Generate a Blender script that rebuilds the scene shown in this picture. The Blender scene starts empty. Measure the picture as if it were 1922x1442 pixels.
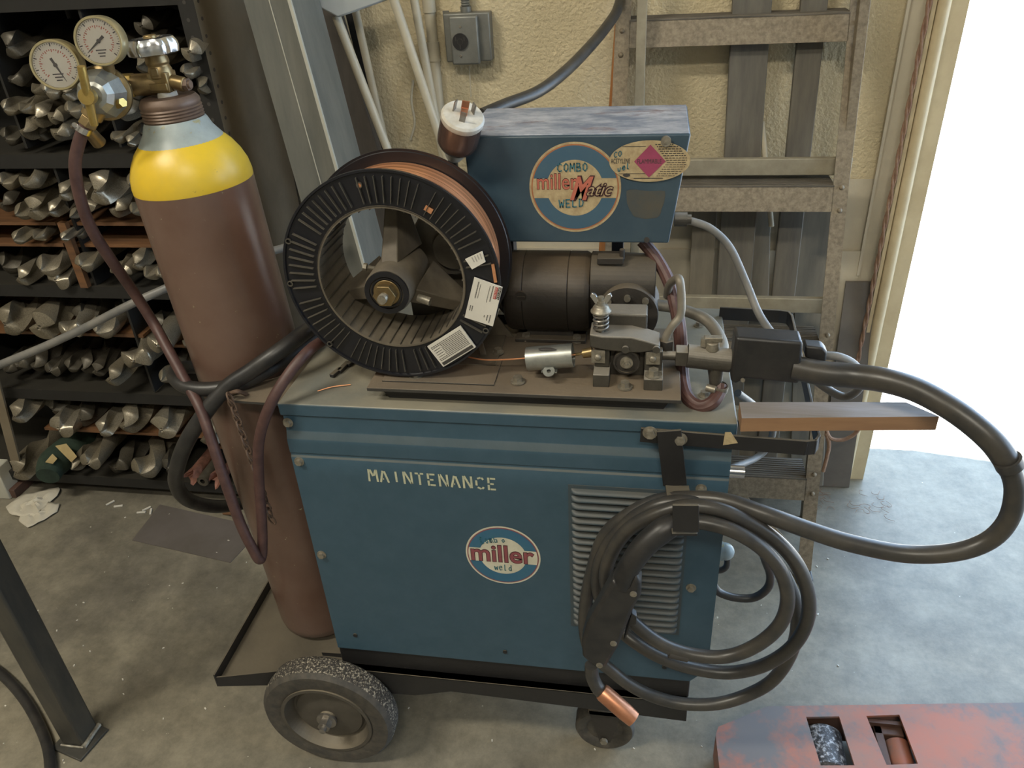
import bpy, math, random
from math import sin, cos, pi, radians
from mathutils import Vector, Matrix
random.seed(7)
S = bpy.context.scene
COL = S.collection
V = Vector

# ------------------------------------------------------------------ camera
CP = V((.535, -.922, 1.405)); FPX = 1484.6
_y, _p, _r = radians(-11.0), radians(31.24), radians(-3.58)
fw = V((sin(_y)*cos(_p), cos(_y)*cos(_p), -sin(_p)))
rt0 = V((cos(_y), -sin(_y), 0)); up0 = rt0.cross(fw)
rt = rt0*cos(_r)+up0*sin(_r); up = -rt0*sin(_r)+up0*cos(_r)
cam = bpy.data.objects.new('camera', bpy.data.cameras.new('camera'))
COL.objects.link(cam)
cam.matrix_world = Matrix(((rt.x, up.x, -fw.x, CP.x), (rt.y, up.y, -fw.y, CP.y), (rt.z, up.z, -fw.z, CP.z), (0, 0, 0, 1)))
cam.data.sensor_width = 36; cam.data.sensor_fit = 'HORIZONTAL'
cam.data.lens = FPX/1922*36; cam.data.clip_start = .02
S.camera = cam

def ray(px, py):
    return fw*FPX + rt*(px-961) - up*(py-721)
def at(px, py, **k):                     # the point of a world plane seen at a pixel
    (ax, val), = k.items(); i = 'xyz'.index(ax); d = ray(px, py)
    return CP + d*((val-CP[i])/d[i])
def onpl(px, py, p0, n):
    d = ray(px, py); n = V(n); return CP + d*((V(p0)-CP).dot(n)/d.dot(n))

# ------------------------------------------------------------------ materials
def mat(name, c, c2=None, rough=.6, metal=0., scale=20., bump=0., detail=6., bscale=None, lo=.35, hi=.65, stretch=None, c3=None, s3=4., t3=(.5, .6), rough2=None, emit=None):
    m = bpy.data.materials.new(name); m.use_nodes = True
    nt = m.node_tree; N = nt.nodes; L = nt.links; b = N['Principled BSDF']
    b.inputs['Base Color'].default_value = (*c, 1); b.inputs['Roughness'].default_value = rough; b.inputs['Metallic'].default_value = metal
    tc = N.new('ShaderNodeTexCoord'); src = tc.outputs['Object']
    if stretch:
        mp = N.new('ShaderNodeMapping'); mp.inputs['Scale'].default_value = stretch; L.new(src, mp.inputs['Vector']); src = mp.outputs['Vector']
    if c2:
        n = N.new('ShaderNodeTexNoise'); n.inputs['Scale'].default_value = scale; n.inputs['Detail'].default_value = detail; n.inputs['Roughness'].default_value = .65
        L.new(src, n.inputs['Vector'])
        r = N.new('ShaderNodeValToRGB'); r.color_ramp.elements[0].position = lo; r.color_ramp.elements[1].position = hi
        r.color_ramp.elements[0].color = (*c, 1); r.color_ramp.elements[1].color = (*c2, 1)
        L.new(n.outputs['Fac'], r.inputs['Fac']); out = r.outputs['Color']
        if c3:
            n3 = N.new('ShaderNodeTexNoise'); n3.inputs['Scale'].default_value = s3; n3.inputs['Detail'].default_value = 8; n3.inputs['Roughness'].default_value = .7
            L.new(src, n3.inputs['Vector'])
            r3 = N.new('ShaderNodeValToRGB'); r3.color_ramp.elements[0].position = t3[0]; r3.color_ramp.elements[1].position = t3[1]
            L.new(n3.outputs['Fac'], r3.inputs['Fac'])
            mx = N.new('ShaderNodeMix'); mx.data_type = 'RGBA'; L.new(r3.outputs['Color'], mx.inputs['Factor'])
            L.new(out, mx.inputs['A']); mx.inputs['B'].default_value = (*c3, 1); out = mx.outputs['Result']
        L.new(out, b.inputs['Base Color'])
        if rough2 is not None:
            mr = N.new('ShaderNodeMapRange'); mr.inputs['To Min'].default_value = rough; mr.inputs['To Max'].default_value = rough2
            mr.inputs['From Min'].default_value = lo; mr.inputs['From Max'].default_value = hi
            L.new(n.outputs['Fac'], mr.inputs['Value']); L.new(mr.outputs['Result'], b.inputs['Roughness'])
    if bump:
        nb = N.new('ShaderNodeTexNoise'); nb.inputs['Scale'].default_value = bscale or scale*2; nb.inputs['Detail'].default_value = 4
        L.new(src, nb.inputs['Vector'])
        bm = N.new('ShaderNodeBump'); bm.inputs['Strength'].default_value = 1; bm.inputs['Distance'].default_value = bump
        L.new(nb.outputs['Fac'], bm.inputs['Height']); L.new(bm.outputs['Normal'], b.inputs['Normal'])
    return m

def dusty(name, c, dust, rough=.5, metal=0., scale=40., amt=.8, c2=None):
    """paint with dust settled on the faces that look upward (real dirt: it lies on top faces)"""
    m = mat(name, c, c2 or tuple(x*.8 for x in c), rough, metal, scale, .0004, bscale=scale*3)
    nt = m.node_tree; N = nt.nodes; L = nt.links; b = N['Principled BSDF']
    base = b.inputs['Base Color'].links[0].from_socket
    g = N.new('ShaderNodeNewGeometry'); sp = N.new('ShaderNodeSeparateXYZ'); L.new(g.outputs['True Normal'], sp.inputs['Vector'])
    mr = N.new('ShaderNodeMapRange'); mr.inputs['From Min'].default_value = .25; mr.inputs['From Max'].default_value = .95; mr.inputs['To Max'].default_value = amt
    L.new(sp.outputs['Z'], mr.inputs['Value'])
    tc = N.new('ShaderNodeTexCoord'); n = N.new('ShaderNodeTexNoise'); n.inputs['Scale'].default_value = 9; n.inputs['Detail'].default_value = 7
    L.new(tc.outputs['Object'], n.inputs['Vector'])
    m2 = N.new('ShaderNodeMapRange'); m2.inputs['From Min'].default_value = .3; m2.inputs['From Max'].default_value = .6; m2.inputs['To Min'].default_value = .55
    L.new(n.outputs['Fac'], m2.inputs['Value'])
    mu = N.new('ShaderNodeMath'); mu.operation = 'MULTIPLY'; L.new(mr.outputs['Result'], mu.inputs[0]); L.new(m2.outputs['Result'], mu.inputs[1])
    mx = N.new('ShaderNodeMix'); mx.data_type = 'RGBA'; L.new(mu.outputs[0], mx.inputs['Factor']); L.new(base, mx.inputs['A']); mx.inputs['B'].default_value = (*dust, 1)
    L.new(mx.outputs['Result'], b.inputs['Base Color'])
    return m

DUST = (.26, .22, .155)
M = {}
M['blue'] = dusty('blue_paint', (.036, .077, .110), (.30, .27, .20), .42, 0, 30, .92, (.044, .087, .124))
M['bluebox'] = mat('feeder_box_blue', (.034, .062, .088), (.050, .082, .108), .42, 0, 14, .0003)
M['boxtop'] = mat('worn_blue_grey_top', (.16, .20, .28), (.46, .48, .54), .42, .2, 16, 0, lo=.38, hi=.62, stretch=(1, 1.9, 1), c3=(.20, .15, .17), s3=9, t3=(.56, .66))
M['black'] = dusty('black_paint', (.018, .017, .017), (.20, .17, .12), .5, .0, 40, .6)
M['dustyblack'] = dusty('dust_topped_black_paint', (.020, .019, .018), (.34, .29, .20), .5, .0, 40, .95)
M['plate'] = dusty('dusty_steel_plate', (.05, .047, .042), (.21, .165, .115), .6, .1, 60, .95)
M['louvre'] = dusty('louvre_blue_paint', (.040, .066, .084), (.10, .095, .08), .5, 0, 30, .7, (.060, .072, .078))
M['motor'] = dusty('dusty_black_motor', (.022, .018, .014), (.13, .095, .06), .5, 0, 50, .85)
M['gear'] = dusty('black_cast_iron', (.035, .03, .025), (.16, .13, .09), .6, 0, 90, .8)
M['cast'] = dusty('dusty_cast_steel', (.075, .068, .055), (.34, .31, .26), .5, .25, 120, .9)
M['steel'] = mat('worn_steel', (.32, .30, .27), (.22, .2, .17), .38, .8, 60)
M['brightsteel'] = mat('bright_steel', (.62, .61, .6), None, .25, 1.)
M['chrome'] = mat('chrome', (.75, .77, .8), (.6, .62, .66), .22, 1., 30)
M['bolt'] = mat('dusty_bolt_steel', (.34, .31, .25), (.2, .18, .14), .45, .55, 120)
M['brass'] = mat('old_brass', (.33, .24, .11), (.20, .145, .075), .38, .8, 30)
M['brassy'] = mat('yellow_brass', (.55, .40, .13), (.40, .28, .09), .32, .85, 40)
M['gaugebrass'] = mat('pale_brass', (.50, .43, .25), (.40, .34, .19), .35, .7, 40)
M['nickel'] = mat('satin_nickel', (.42, .43, .40), (.30, .31, .29), .35, .8, 40)
M['dial'] = mat('gauge_dial', (.74, .70, .62), None, .5)
M['dialink'] = mat('dial_ink', (.08, .07, .07), None, .5)
M['dialred'] = mat('dial_red', (.5, .14, .10), None, .5)
M['glass'] = mat('gauge_glass', (1, 1, 1), None, .03)
M['glass'].node_tree.nodes['Principled BSDF'].inputs['Transmission Weight'].default_value = 1.
M['rubber'] = mat('black_rubber', (.013, .013, .014), (.030, .028, .026), .42, 0, 30, .0003)
M['cable'] = mat('dusty_cable_rubber', (.032, .031, .030), (.062, .055, .045), .36, 0, 20, .0002)
M['greycable'] = mat('grey_cable', (.13, .13, .125), (.20, .19, .17), .45, 0, 20)
M['hose'] = mat('red_brown_hose', (.052, .024, .022), (.088, .045, .038), .5, 0, 40)
M['braid'] = mat('red_ribbed_hose', (.105, .050, .042), (.075, .036, .031), .5, 0, 60)
M['tyre'] = mat('dusty_tyre_rubber', (.045, .042, .038), (.085, .075, .06), .7, 0, 50, .001)
M['tread'] = mat('grit_covered_tread', (.045, .04, .035), (.42, .38, .30), .75, 0, 260, .004, lo=.52, hi=.62, bscale=200)
M['rim'] = dusty('dusty_rim', (.085, .075, .06), DUST, .6, .1, 40, .8)
M['brown'] = mat('cylinder_brown_paint', (.118, .068, .050), (.150, .095, .072), .28, 0, 7, .0004, detail=8, c3=(.34, .34, .22), s3=70, t3=(.665, .685), bscale=40)
M['yellow'] = mat('cylinder_yellow_paint', (.70, .47, .022), (.60, .42, .04), .38, 0, 12, .0004, c3=(.16, .13, .05), s3=40, t3=(.66, .70), bscale=40)
M['greypaint'] = mat('cylinder_grey_paint', (.33, .38, .37), (.27, .31, .30), .4, 0, 30, c3=(.30, .27, .12), s3=30, t3=(.62, .66))
M['rustbrown'] = mat('rusty_brown_ring', (.15, .10, .07), (.11, .07, .05), .5, .2, 40)
M['spool'] = mat('black_plastic', (.007, .0075, .011), (.012, .012, .015), .32, 0, 20)
M['spooldust'] = mat('dusty_black_plastic', (.085, .075, .058), (.045, .04, .032), .6, 0, 20)
M['hub'] = mat('dusty_hub', (.15, .125, .09), (.09, .075, .055), .65, 0, 20)
M['paper'] = mat('white_sticker', (.68, .65, .58), (.60, .57, .5), .5, 0, 8)
M['ink'] = mat('black_ink', (.05, .045, .04), None, .6)
M['greyink'] = mat('grey_print', (.36, .34, .31), None, .6)
M['redink'] = mat('red_ink', (.45, .07, .06), None, .5)
M['cream'] = mat('aged_cream_decal', (.50, .40, .23), (.36, .27, .15), .5, 0, 90)
M['white_decal'] = mat('off_white_decal', (.62, .60, .48), (.50, .48, .38), .45, 0, 40)
M['decalblue'] = mat('decal_blue', (.030, .12, .22), (.04, .13, .21), .45, 0, 30)
M['decalblue2'] = mat('faded_decal_blue', (.05, .11, .17), (.06, .12, .17), .45, 0, 30)
M['letter'] = mat('letter_maroon', (.26, .075, .09), (.22, .06, .07), .5, 0, 60)
M['letter2'] = mat('letter_orange_red', (.50, .15, .10), (.42, .12, .08), .5, 0, 60)
M['letterdark'] = mat('letter_outline', (.05, .015, .02), None, .5)
M['orange_ring'] = mat('rust_orange_ring', (.42, .17, .07), (.34, .13, .06), .5, 0, 60)
M['magenta'] = mat('magenta_print', (.33, .055, .12), (.28, .05, .10), .5, 0, 60)
M['teal'] = mat('teal_marker', (.04, .16, .20), None, .6)
M['stencil'] = mat('stencil_yellow_paint', (.52, .52, .36), (.40, .42, .32), .5, 0, 120, lo=.45)
M['residue'] = mat('glue_residue', (.060, .068, .068), (.085, .078, .06), .6, 0, 30)
M['galv'] = mat('galvanised_steel', (.20, .20, .175), (.145, .15, .135), .5, .25, 5, .0003, detail=8, stretch=(6, 6, 1))
M['galvd'] = mat('dull_brown_steel', (.115, .10, .085), (.08, .07, .06), .6, .1, 6, stretch=(6, 6, 1))
M['pvc'] = mat('white_pvc', (.55, .50, .38), (.48, .43, .32), .4, 0, 15)
M['greyplastic'] = mat('pale_grey_plastic', (.38, .39, .37), (.34, .35, .33), .5, 0, 10)
M['shelf'] = dusty('dark_shelf_steel', (.022, .021, .019), (.05, .045, .034), .6, .2, 20, .7)
M['shelftan'] = mat('tan_shelf_side', (.19, .155, .105), (.15, .12, .08), .6, 0, 10)
M['shelfwood'] = mat('oily_shelf_wood', (.18, .085, .035), (.10, .05, .024), .6, 0, 12, stretch=(1, 8, 8))
M['bit'] = mat('dusty_drill_steel', (.26, .225, .16), (.13, .112, .08), .42, .35, 14, detail=8)
M['bitdark'] = mat('dark_drill_steel', (.115, .102, .078), (.06, .053, .04), .45, .35, 14, detail=8)  # darkest of the drill steel tones
M['bitbright'] = mat('bright_drill_steel', (.40, .36, .28), (.22, .19, .14), .33, .6, 14, detail=8)
M['coppery'] = mat('pinkish_copper_scrap', (.42, .20, .15), (.20, .10, .07), .45, .4, 40)
M['green'] = mat('dark_green_cloth', (.028, .05, .032), (.015, .028, .018), .9, 0, 20, .002)
M['oldlabel'] = mat('old_yellow_paper', (.40, .31, .14), (.3, .22, .1), .7, 0, 20)
M['copper'] = mat('copper_wire', (.86, .42, .22), (.70, .31, .15), .36, .65, 60)
M['wound'] = mat('wound_copper_wire', (.90, .46, .25), (.50, .20, .09), .34, .65, 1., 0, detail=2, lo=.42, hi=.62, stretch=(2.5, 520, 2.5))
M['nozzle'] = mat('copper_nozzle', (.62, .29, .17), (.48, .21, .12), .38, .8, 30)
M['ladder'] = mat('dusty_aluminium', (.33, .275, .19), (.16, .125, .085), .55, .15, 110, .0004, detail=8, lo=.3, hi=.7)
M['ribbed'] = mat('ribbed_tread', (.19, .165, .13), (.09, .08, .065), .55, .1, 10, .0006, stretch=(1, 14, 14))
M['rear'] = mat('cream_rear_rung', (.36, .32, .23), (.28, .245, .175), .5, .1, 30)
M['board'] = mat('weathered_grey_board', (.165, .15, .12), (.115, .105, .088), .75, 0, 5, .0004, stretch=(10, 10, 1), detail=8)
M['board2'] = mat('pale_dusty_board', (.24, .215, .165), (.18, .16, .125), .75, 0, 5, stretch=(8, 8, 1), detail=8)
M['batten'] = mat('weathered_batten', (.27, .25, .25), (.20, .175, .155), .7, 0, 6, .0004, stretch=(1, 14, 14), detail=8)
M['battenside'] = mat('brown_batten_side', (.30, .17, .085), (.24, .13, .065), .7, 0, 6, stretch=(1, 10, 10), detail=8)
M['orangewood'] = mat('orange_wood_pole', (.42, .18, .06), (.33, .13, .04), .5, 0, 6, stretch=(8, 8, 1))
M['darkplate'] = mat('dark_steel_plate', (.13, .115, .10), (.18, .16, .135), .5, .2, 7, c3=(.17, .09, .05), s3=9, t3=(.6, .75))
M['jamb'] = mat('cream_metal_jamb', (.62, .52, .33), (.54, .44, .27), .5, 0, 18, c3=(.14, .07, .03), s3=14, t3=(.66, .72))
M['rope'] = mat('brown_rope', (.22, .12, .08), (.30, .19, .12), .9, 0, 90, .001)
M['fork'] = mat('worn_red_paint', (.36, .12, .07), (.26, .13, .095), .55, 0, 9, .0004, detail=9, c3=(.13, .12, .12), s3=6, t3=(.47, .60), lo=.4, hi=.6)
M['forkdark'] = mat('dark_red_brown', (.10, .05, .035), (.07, .04, .03), .6, 0, 20)
M['roller'] = mat('grit_covered_roller', (.05, .05, .055), (.42, .43, .46), .5, .1, 130, .002, lo=.5, hi=.62)
M['sheet'] = mat('grey_steel_sheet', (.17, .15, .14), (.125, .11, .095), .5, .2, 4)
M['rag'] = mat('white_paper_rag', (.60, .56, .46), (.5, .46, .37), .9, 0, 10, .002)
M['post'] = mat('dark_painted_steel', (.045, .045, .042), (.075, .070, .058), .42, .2, 9, stretch=(4, 4, 1))
M['weld'] = mat('weld_bead', (.42, .40, .34), (.2, .18, .14), .45, .5, 90)
M['whitebox'] = mat('white_painted_metal', (.50, .49, .42), (.42, .41, .35), .6, 0, 10)
M['outlet'] = mat('outlet_box_zinc', (.24, .24, .215), (.18, .18, .16), .45, .4, 14)
M['white'] = mat('white_plastic', (.62, .60, .54), (.48, .45, .38), .45, 0, 50)
M['amber'] = mat('smoky_brown_plastic', (.050, .032, .027), (.085, .055, .045), .25, 0, 12)
M['tubegal'] = mat('dusty_tube', (.25, .225, .18), (.19, .17, .135), .5, .3, 30)

# floor and wall
def floor_mat():
    m = mat('concrete_floor', (.235, .212, .160), (.160, .146, .112), .36, 0, 2.2, .0006, detail=10, c3=(.11, .10, .085), s3=1.1, t3=(.52, .75), lo=.38, hi=.66, rough2=.55, bscale=30)
    nt = m.node_tree; N = nt.nodes; L = nt.links; b = N['Principled BSDF']; base = b.inputs['Base Color'].links[0].from_socket
    tc = N.new('ShaderNodeTexCoord'); v = N.new('ShaderNodeTexNoise'); v.inputs['Scale'].default_value = 70; v.inputs['Detail'].default_value = 3
    L.new(tc.outputs['Object'], v.inputs['Vector'])
    r = N.new('ShaderNodeValToRGB'); r.color_ramp.elements[0].position = .74; r.color_ramp.elements[1].position = .76
    L.new(v.outputs['Fac'], r.inputs['Fac'])
    mx = N.new('ShaderNodeMix'); mx.data_type = 'RGBA'; L.new(r.outputs['Color'], mx.inputs['Factor']); L.new(base, mx.inputs['A']); mx.inputs['B'].default_value = (.55, .52, .42, 1)
    n2 = N.new('ShaderNodeTexNoise'); n2.inputs['Scale'].default_value = 14; n2.inputs['Detail'].default_value = 10; n2.inputs['Roughness'].default_value = .8
    L.new(tc.outputs['Object'], n2.inputs['Vector'])
    mr = N.new('ShaderNodeMapRange'); mr.inputs['From Min'].default_value = .3; mr.inputs['From Max'].default_value = .7; mr.inputs['To Min'].default_value = .62; mr.inputs['To Max'].default_value = 1.35
    L.new(n2.outputs['Fac'], mr.inputs['Value'])
    mu = N.new('ShaderNodeMix'); mu.data_type = 'RGBA'; mu.blend_type = 'MULTIPLY'; mu.inputs['Factor'].default_value = 1
    L.new(mx.outputs['Result'], mu.inputs['A']); L.new(mr.outputs['Result'], mu.inputs['B'])
    L.new(mu.outputs['Result'], b.inputs['Base Color'])
    return m
M['floor'] = floor_mat()
M['wall'] = mat('textured_cream_plaster', (.68, .58, .38), (.60, .51, .33), .75, 0, 5, .005, bscale=120)
M['wallflat'] = mat('smooth_cream_plaster', (.60, .54, .42), (.52, .47, .36), .75, 0, 5, .0015, bscale=40)
M['wallbrown'] = mat('dirty_lower_wall', (.20, .16, .11), (.15, .12, .08), .8, 0, 6, .001)
M['shell'] = mat('room_shell_paint', (.34, .31, .25), None, .9)
M['outground'] = mat('pale_outdoor_concrete', (.62, .60, .56), (.55, .53, .5), .9, 0, 3)

# ------------------------------------------------------------------ mesh builder
def basis(d):
    d = V(d).normalized(); a = V((0, 0, 1)) if abs(d.z) < .9 else V((1, 0, 0))
    u = a.cross(d).normalized(); return u, d.cross(u), d
def smoothpath(pts, n=6, closed=False):
    P = [V(p) for p in pts]; out = []; m = len(P)
    for i in range(m if closed else m-1):
        p0 = P[(i-1) % m] if (closed or i > 0) else P[0]*2-P[1]
        p1 = P[i]; p2 = P[(i+1) % m]; p3 = P[(i+2) % m] if (closed or i+2 < m) else P[-1]*2-P[-2]
        for k in range(n):
            t = k/n; out.append(.5*((2*p1)+(p2-p0)*t+(2*p0-5*p1+4*p2-p3)*t*t+(3*p1-p0-3*p2+p3)*t**3))
    if not closed: out.append(P[-1])
    return out
class MB:
    def __init__(s): s.v = []; s.f = []; s.mi = []; s.m = 0
    def add(s, vs, fs):
        o = len(s.v); s.v += [V(p) for p in vs]
        for f in fs: s.f.append([o+i for i in f]); s.mi.append(s.m)
        return s
    def box(s, a, b):
        x0, y0, z0 = a; x1, y1, z1 = b
        x0, x1 = min(x0, x1), max(x0, x1); y0, y1 = min(y0, y1), max(y0, y1); z0, z1 = min(z0, z1), max(z0, z1)
        return s.add([(x0, y0, z0), (x1, y0, z0), (x1, y1, z0), (x0, y1, z0), (x0, y0, z1), (x1, y0, z1), (x1, y1, z1), (x0, y1, z1)],
                     [(3, 2, 1, 0), (4, 5, 6, 7), (0, 1, 5, 4), (1, 2, 6, 5), (2, 3, 7, 6), (3, 0, 4, 7)])
    def prism(s, poly, vec):
        n = len(poly); P = [V(p) for p in poly]; Q = [p+V(vec) for p in P]
        nrm = V((0, 0, 0))
        for i in range(n): nrm += P[i].cross(P[(i+1) % n])
        fl = nrm.dot(V(vec)) > 0
        a = list(range(n)); b = list(range(n, 2*n))
        fs = [a[::-1] if fl else a, b if fl else b[::-1]]
        for i in range(n):
            j = (i+1) % n; q = (i, j, n+j, n+i); fs.append(q if fl else q[::-1])
        return s.add(P+Q, fs)
    def bar(s, p0, p1, ax, w, d):        # beam from p0 to p1, w along ax, d across
        p0, p1 = V(p0), V(p1); D = (p1-p0).normalized(); A = V(ax); A = (A-D*A.dot(D)).normalized(); B = D.cross(A)
        c = [(-1, -1), (1, -1), (1, 1), (-1, 1)]
        return s.prism([p0+A*(w/2*i)+B*(d/2*j) for i, j in c], p1-p0)
    def lathe(s, prof, o, ax, seg=32, a0=0., a1=2*pi):   # profile of (radius, height)
        u, w, d = basis(ax); o = V(o); n = len(prof); full = abs(a1-a0-2*pi) < 1e-6; K = seg if full else seg+1; vs = []
        for k in range(K):
            t = a0+(a1-a0)*k/seg
            for r, h in prof: vs.append(o+d*h+(u*cos(t)+w*sin(t))*r)
        fs = []
        for k in range(seg):
            k2 = (k+1) % K
            for i in range(n-1): fs.append((k*n+i, k2*n+i, k2*n+i+1, k*n+i+1))
        s.add(vs, fs); return s
    def cyl(s, p0, p1, r0, r1=None, seg=24):
        p0, p1 = V(p0), V(p1); h = (p1-p0).length; r1 = r0 if r1 is None else r1
        return s.lathe([(0, 0), (r0, 0), (r1, h), (0, h)], p0, p1-p0, seg)
    def tube(s, pts, r, seg=12, n=6, closed=False, smooth=True, rib=0):
        P = smoothpath(pts, n, closed) if smooth else [V(p) for p in pts]; m = len(P)
        R = (lambda i: r) if not isinstance(r, (list, tuple)) else (lambda i: r[min(int(i/n), len(r)-1)]*(1-(i/n) % 1)+r[min(int(i/n)+1, len(r)-1)]*((i/n) % 1))
        vs = []; fs = []; T = (P[1]-P[0]).normalized(); u, w, _ = basis(T)
        for i, p in enumerate(P):
            t = (P[(i+1) % m]-P[i-1]) if closed else (P[min(i+1, m-1)]-P[max(i-1, 0)])
            if t.length < 1e-9: t = T
            t = t.normalized(); u = (u-t*u.dot(t)).normalized(); w = t.cross(u)
            for k in range(seg):
                a = 2*pi*k/seg; rr = R(i)*(1+(rib if k % 2 else -rib)); vs.append(p+(u*cos(a)+w*sin(a))*rr)
        for i in range(m if closed else m-1):
            for k in range(seg):
                j = (i+1) % m; fs.append((i*seg+k, i*seg+(k+1) % seg, j*seg+(k+1) % seg, j*seg+k))
        if not closed: fs += [tuple(range(seg))[::-1], tuple((m-1)*seg+k for k in range(seg))]
        return s.add(vs, fs)
    def hexa(s, p, ax, r, h, seg=6): return s.cyl(p, V(p)+V(ax).normalized()*h, r, r, seg)
    def bolt(s, p, ax, r=.006, h=.005):
        p = V(p); d = V(ax).normalized()
        s.cyl(p, p+d*.0015, r*1.45, r*1.45, 18); s.hexa(p+d*.0015, d, r, h)
        return s
    def sphere(s, c, r, seg=16, rings=8, sc=(1, 1, 1)):
        c = V(c); vs = []; fs = []
        for i in range(rings+1):
            a = pi*i/rings
            for k in range(seg):
                b = 2*pi*k/seg; vs.append(c+V((r*sc[0]*sin(a)*cos(b), r*sc[1]*sin(a)*sin(b), r*sc[2]*cos(a))))
        for i in range(rings):
            for k in range(seg): fs.append((i*seg+k, (i+1)*seg+k, (i+1)*seg+(k+1) % seg, i*seg+(k+1) % seg))
        return s.add(vs, fs)
    def text(s, body, O, U, W, w, h, shear=0, offset=0, depth=.0003, spacing=1., bold=0):
        cu = bpy.data.curves.new('t', 'FONT'); cu.body = body; cu.shear = shear; cu.offset = bold+offset; cu.space_character = spacing; cu.resolution_u = 4
        ob = bpy.data.objects.new('t', cu); COL.objects.link(ob); dg = bpy.context.evaluated_depsgraph_get(); dg.update()
        me = bpy.data.meshes.new_from_object(ob.evaluated_get(dg)); vs = [v.co.copy() for v in me.vertices]; fs = [tuple(p.vertices) for p in me.polygons]
        bpy.data.objects.remove(ob); bpy.data.curves.remove(cu); bpy.data.meshes.remove(me)
        # frame measured on the un-offset lettering so outlines stay concentric
        x0 = min(v.x for v in vs)+offset; x1 = max(v.x for v in vs)-offset; y0 = min(v.y for v in vs)+offset; y1 = max(v.y for v in vs)-offset
        U = V(U).normalized(); W = V(W).normalized(); Nn = U.cross(W)
        return s.add([V(O)+U*((v.x-x0)/(x1-x0)*w)+W*((v.y-y0)/(y1-y0)*h)+Nn*depth for v in vs], fs)
    def poly(s, pts): return s.add(pts, [tuple(range(len(pts)))])

def mesh(name, mb, mats, o=V((0, 0, 0))):
    me = bpy.data.meshes.new(name); me.from_pydata([tuple(v-o) for v in mb.v], [], [tuple(f) for f in mb.f])
    if not isinstance(mats, (list, tuple)): mats = [mats]
    for k in mats: me.materials.append(M[k])
    for p, i in zip(me.polygons, mb.mi): p.material_index = min(i, len(mats)-1)
    me.validate(); me.update()
    return me
def finish(ob, bevel, ang=38):
    me = ob.data
    for p in me.polygons: p.use_smooth = True
    me.set_sharp_from_angle(angle=radians(ang))
    if bevel:
        b = ob.modifiers.new('edge', 'BEVEL'); b.width = bevel; b.segments = 2; b.limit_method = 'ANGLE'; b.angle_limit = radians(40)
        b.harden_normals = False
def tag(o, label=None, cat=None, group=None, kind=None):
    for k, v in (('label', label), ('category', cat), ('group', group), ('kind', kind)):
        if v: o[k] = v
    return o
def thing(name, loc, label, cat, group=None):
    o = bpy.data.objects.new(name, None); COL.objects.link(o); o.location = loc; o.empty_display_size = .05
    return tag(o, label, cat, group)
def part(name, mb, mats, parent, bevel=0, label=None, ang=38, kind=None):
    root = parent
    while root.parent: root = root.parent
    ob = bpy.data.objects.new(name, mesh(name, mb, mats, root.location)); COL.objects.link(ob); ob.parent = parent
    finish(ob, bevel, ang); return tag(ob, label, kind=kind)
def solo(name, mb, mats, label=None, cat=None, group=None, kind=None, bevel=0, ang=38):
    xs = [v.x for v in mb.v]; ys = [v.y for v in mb.v]; zs = [v.z for v in mb.v]
    o = V(((min(xs)+max(xs))/2, (min(ys)+max(ys))/2, min(zs)))
    if kind == 'structure': o = V((0, 0, 0))
    ob = bpy.data.objects.new(name, mesh(name, mb, mats, o)); ob.location = o; COL.objects.link(ob); finish(ob, bevel, ang)
    return tag(ob, label, cat, group, kind)
def struct(name, mb, mats, bevel=0): return solo(name, mb, mats, kind='structure', bevel=bevel)

X, Y, Z = V((1, 0, 0)), V((0, 1, 0)), V((0, 0, 1))

# stroke alphabet for hand lettering and stencils (unit box)
ST = {'C': [[(.9, .85), (.5, 1), (.1, .75), (.05, .3), (.4, 0), (.9, .12)]], 'O': [[(.5, 1), (.1, .75), (.1, .25), (.5, 0), (.9, .3), (.88, .8), (.5, 1)]],
      'M': [[(0, 0), (.1, 1), (.5, .35), (.9, 1), (1, 0)]], 'B': [[(.1, 0), (.1, 1), (.7, .95), (.7, .6), (.1, .5), (.85, .42), (.8, .05), (.1, 0)]],
      'W': [[(0, 1), (.2, 0), (.5, .7), (.75, 0), (1, 1)]], 'E': [[(.9, 1), (.1, 1), (.1, 0), (.9, 0)], [(.1, .5), (.7, .5)]], 'L': [[(.1, 1), (.1, 0), (.85, 0)]],
      'D': [[(.1, 0), (.1, 1), (.6, .95), (.9, .55), (.7, .1), (.1, 0)]], 'e': [[(.1, .4), (.8, .45), (.7, .7), (.3, .7), (.05, .35), (.3, 0), (.85, .1)]],
      'l': [[(.3, 1), (.3, 0), (.6, 0)]], 'd': [[(.8, 1), (.8, 0)], [(.8, .5), (.4, .6), (.1, .3), (.4, 0), (.8, .15)]], 'o': [[(.5, .65), (.1, .4), (.4, 0), (.85, .25), (.5, .65)]],
      'm': [[(0, 0), (.05, .6), (.3, .6), (.4, 0), (.45, .55), (.75, .6), (.9, 0)]], 'b': [[(.1, 1), (.1, 0), (.7, 0), (.8, .4), (.15, .5)]], 'w': [[(0, .6), (.2, 0), (.5, .5), (.75, 0), (1, .65)]],
      'u': [[(.05, .6), (.15, .05), (.6, 0), (.8, .6)]]}
def strokes(mb, word, O, U, W, w, h, th, depth):
    U = V(U).normalized(); W = V(W).normalized(); Nn = U.cross(W); n = len(word); cw = w/n
    for i, c in enumerate(word):
        for st in ST.get(c, []):
            for a, b in zip(st, st[1:]):
                A = V(O)+U*(cw*(i+a[0]*.75))+W*(h*a[1])+Nn*depth; B = V(O)+U*(cw*(i+b[0]*.75))+W*(h*b[1])+Nn*depth
                D = (B-A).normalized(); P = D.cross(Nn)*th/2; A -= D*th*.3; B += D*th*.3
                mb.poly([A+P, B+P, B-P, A-P])
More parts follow.
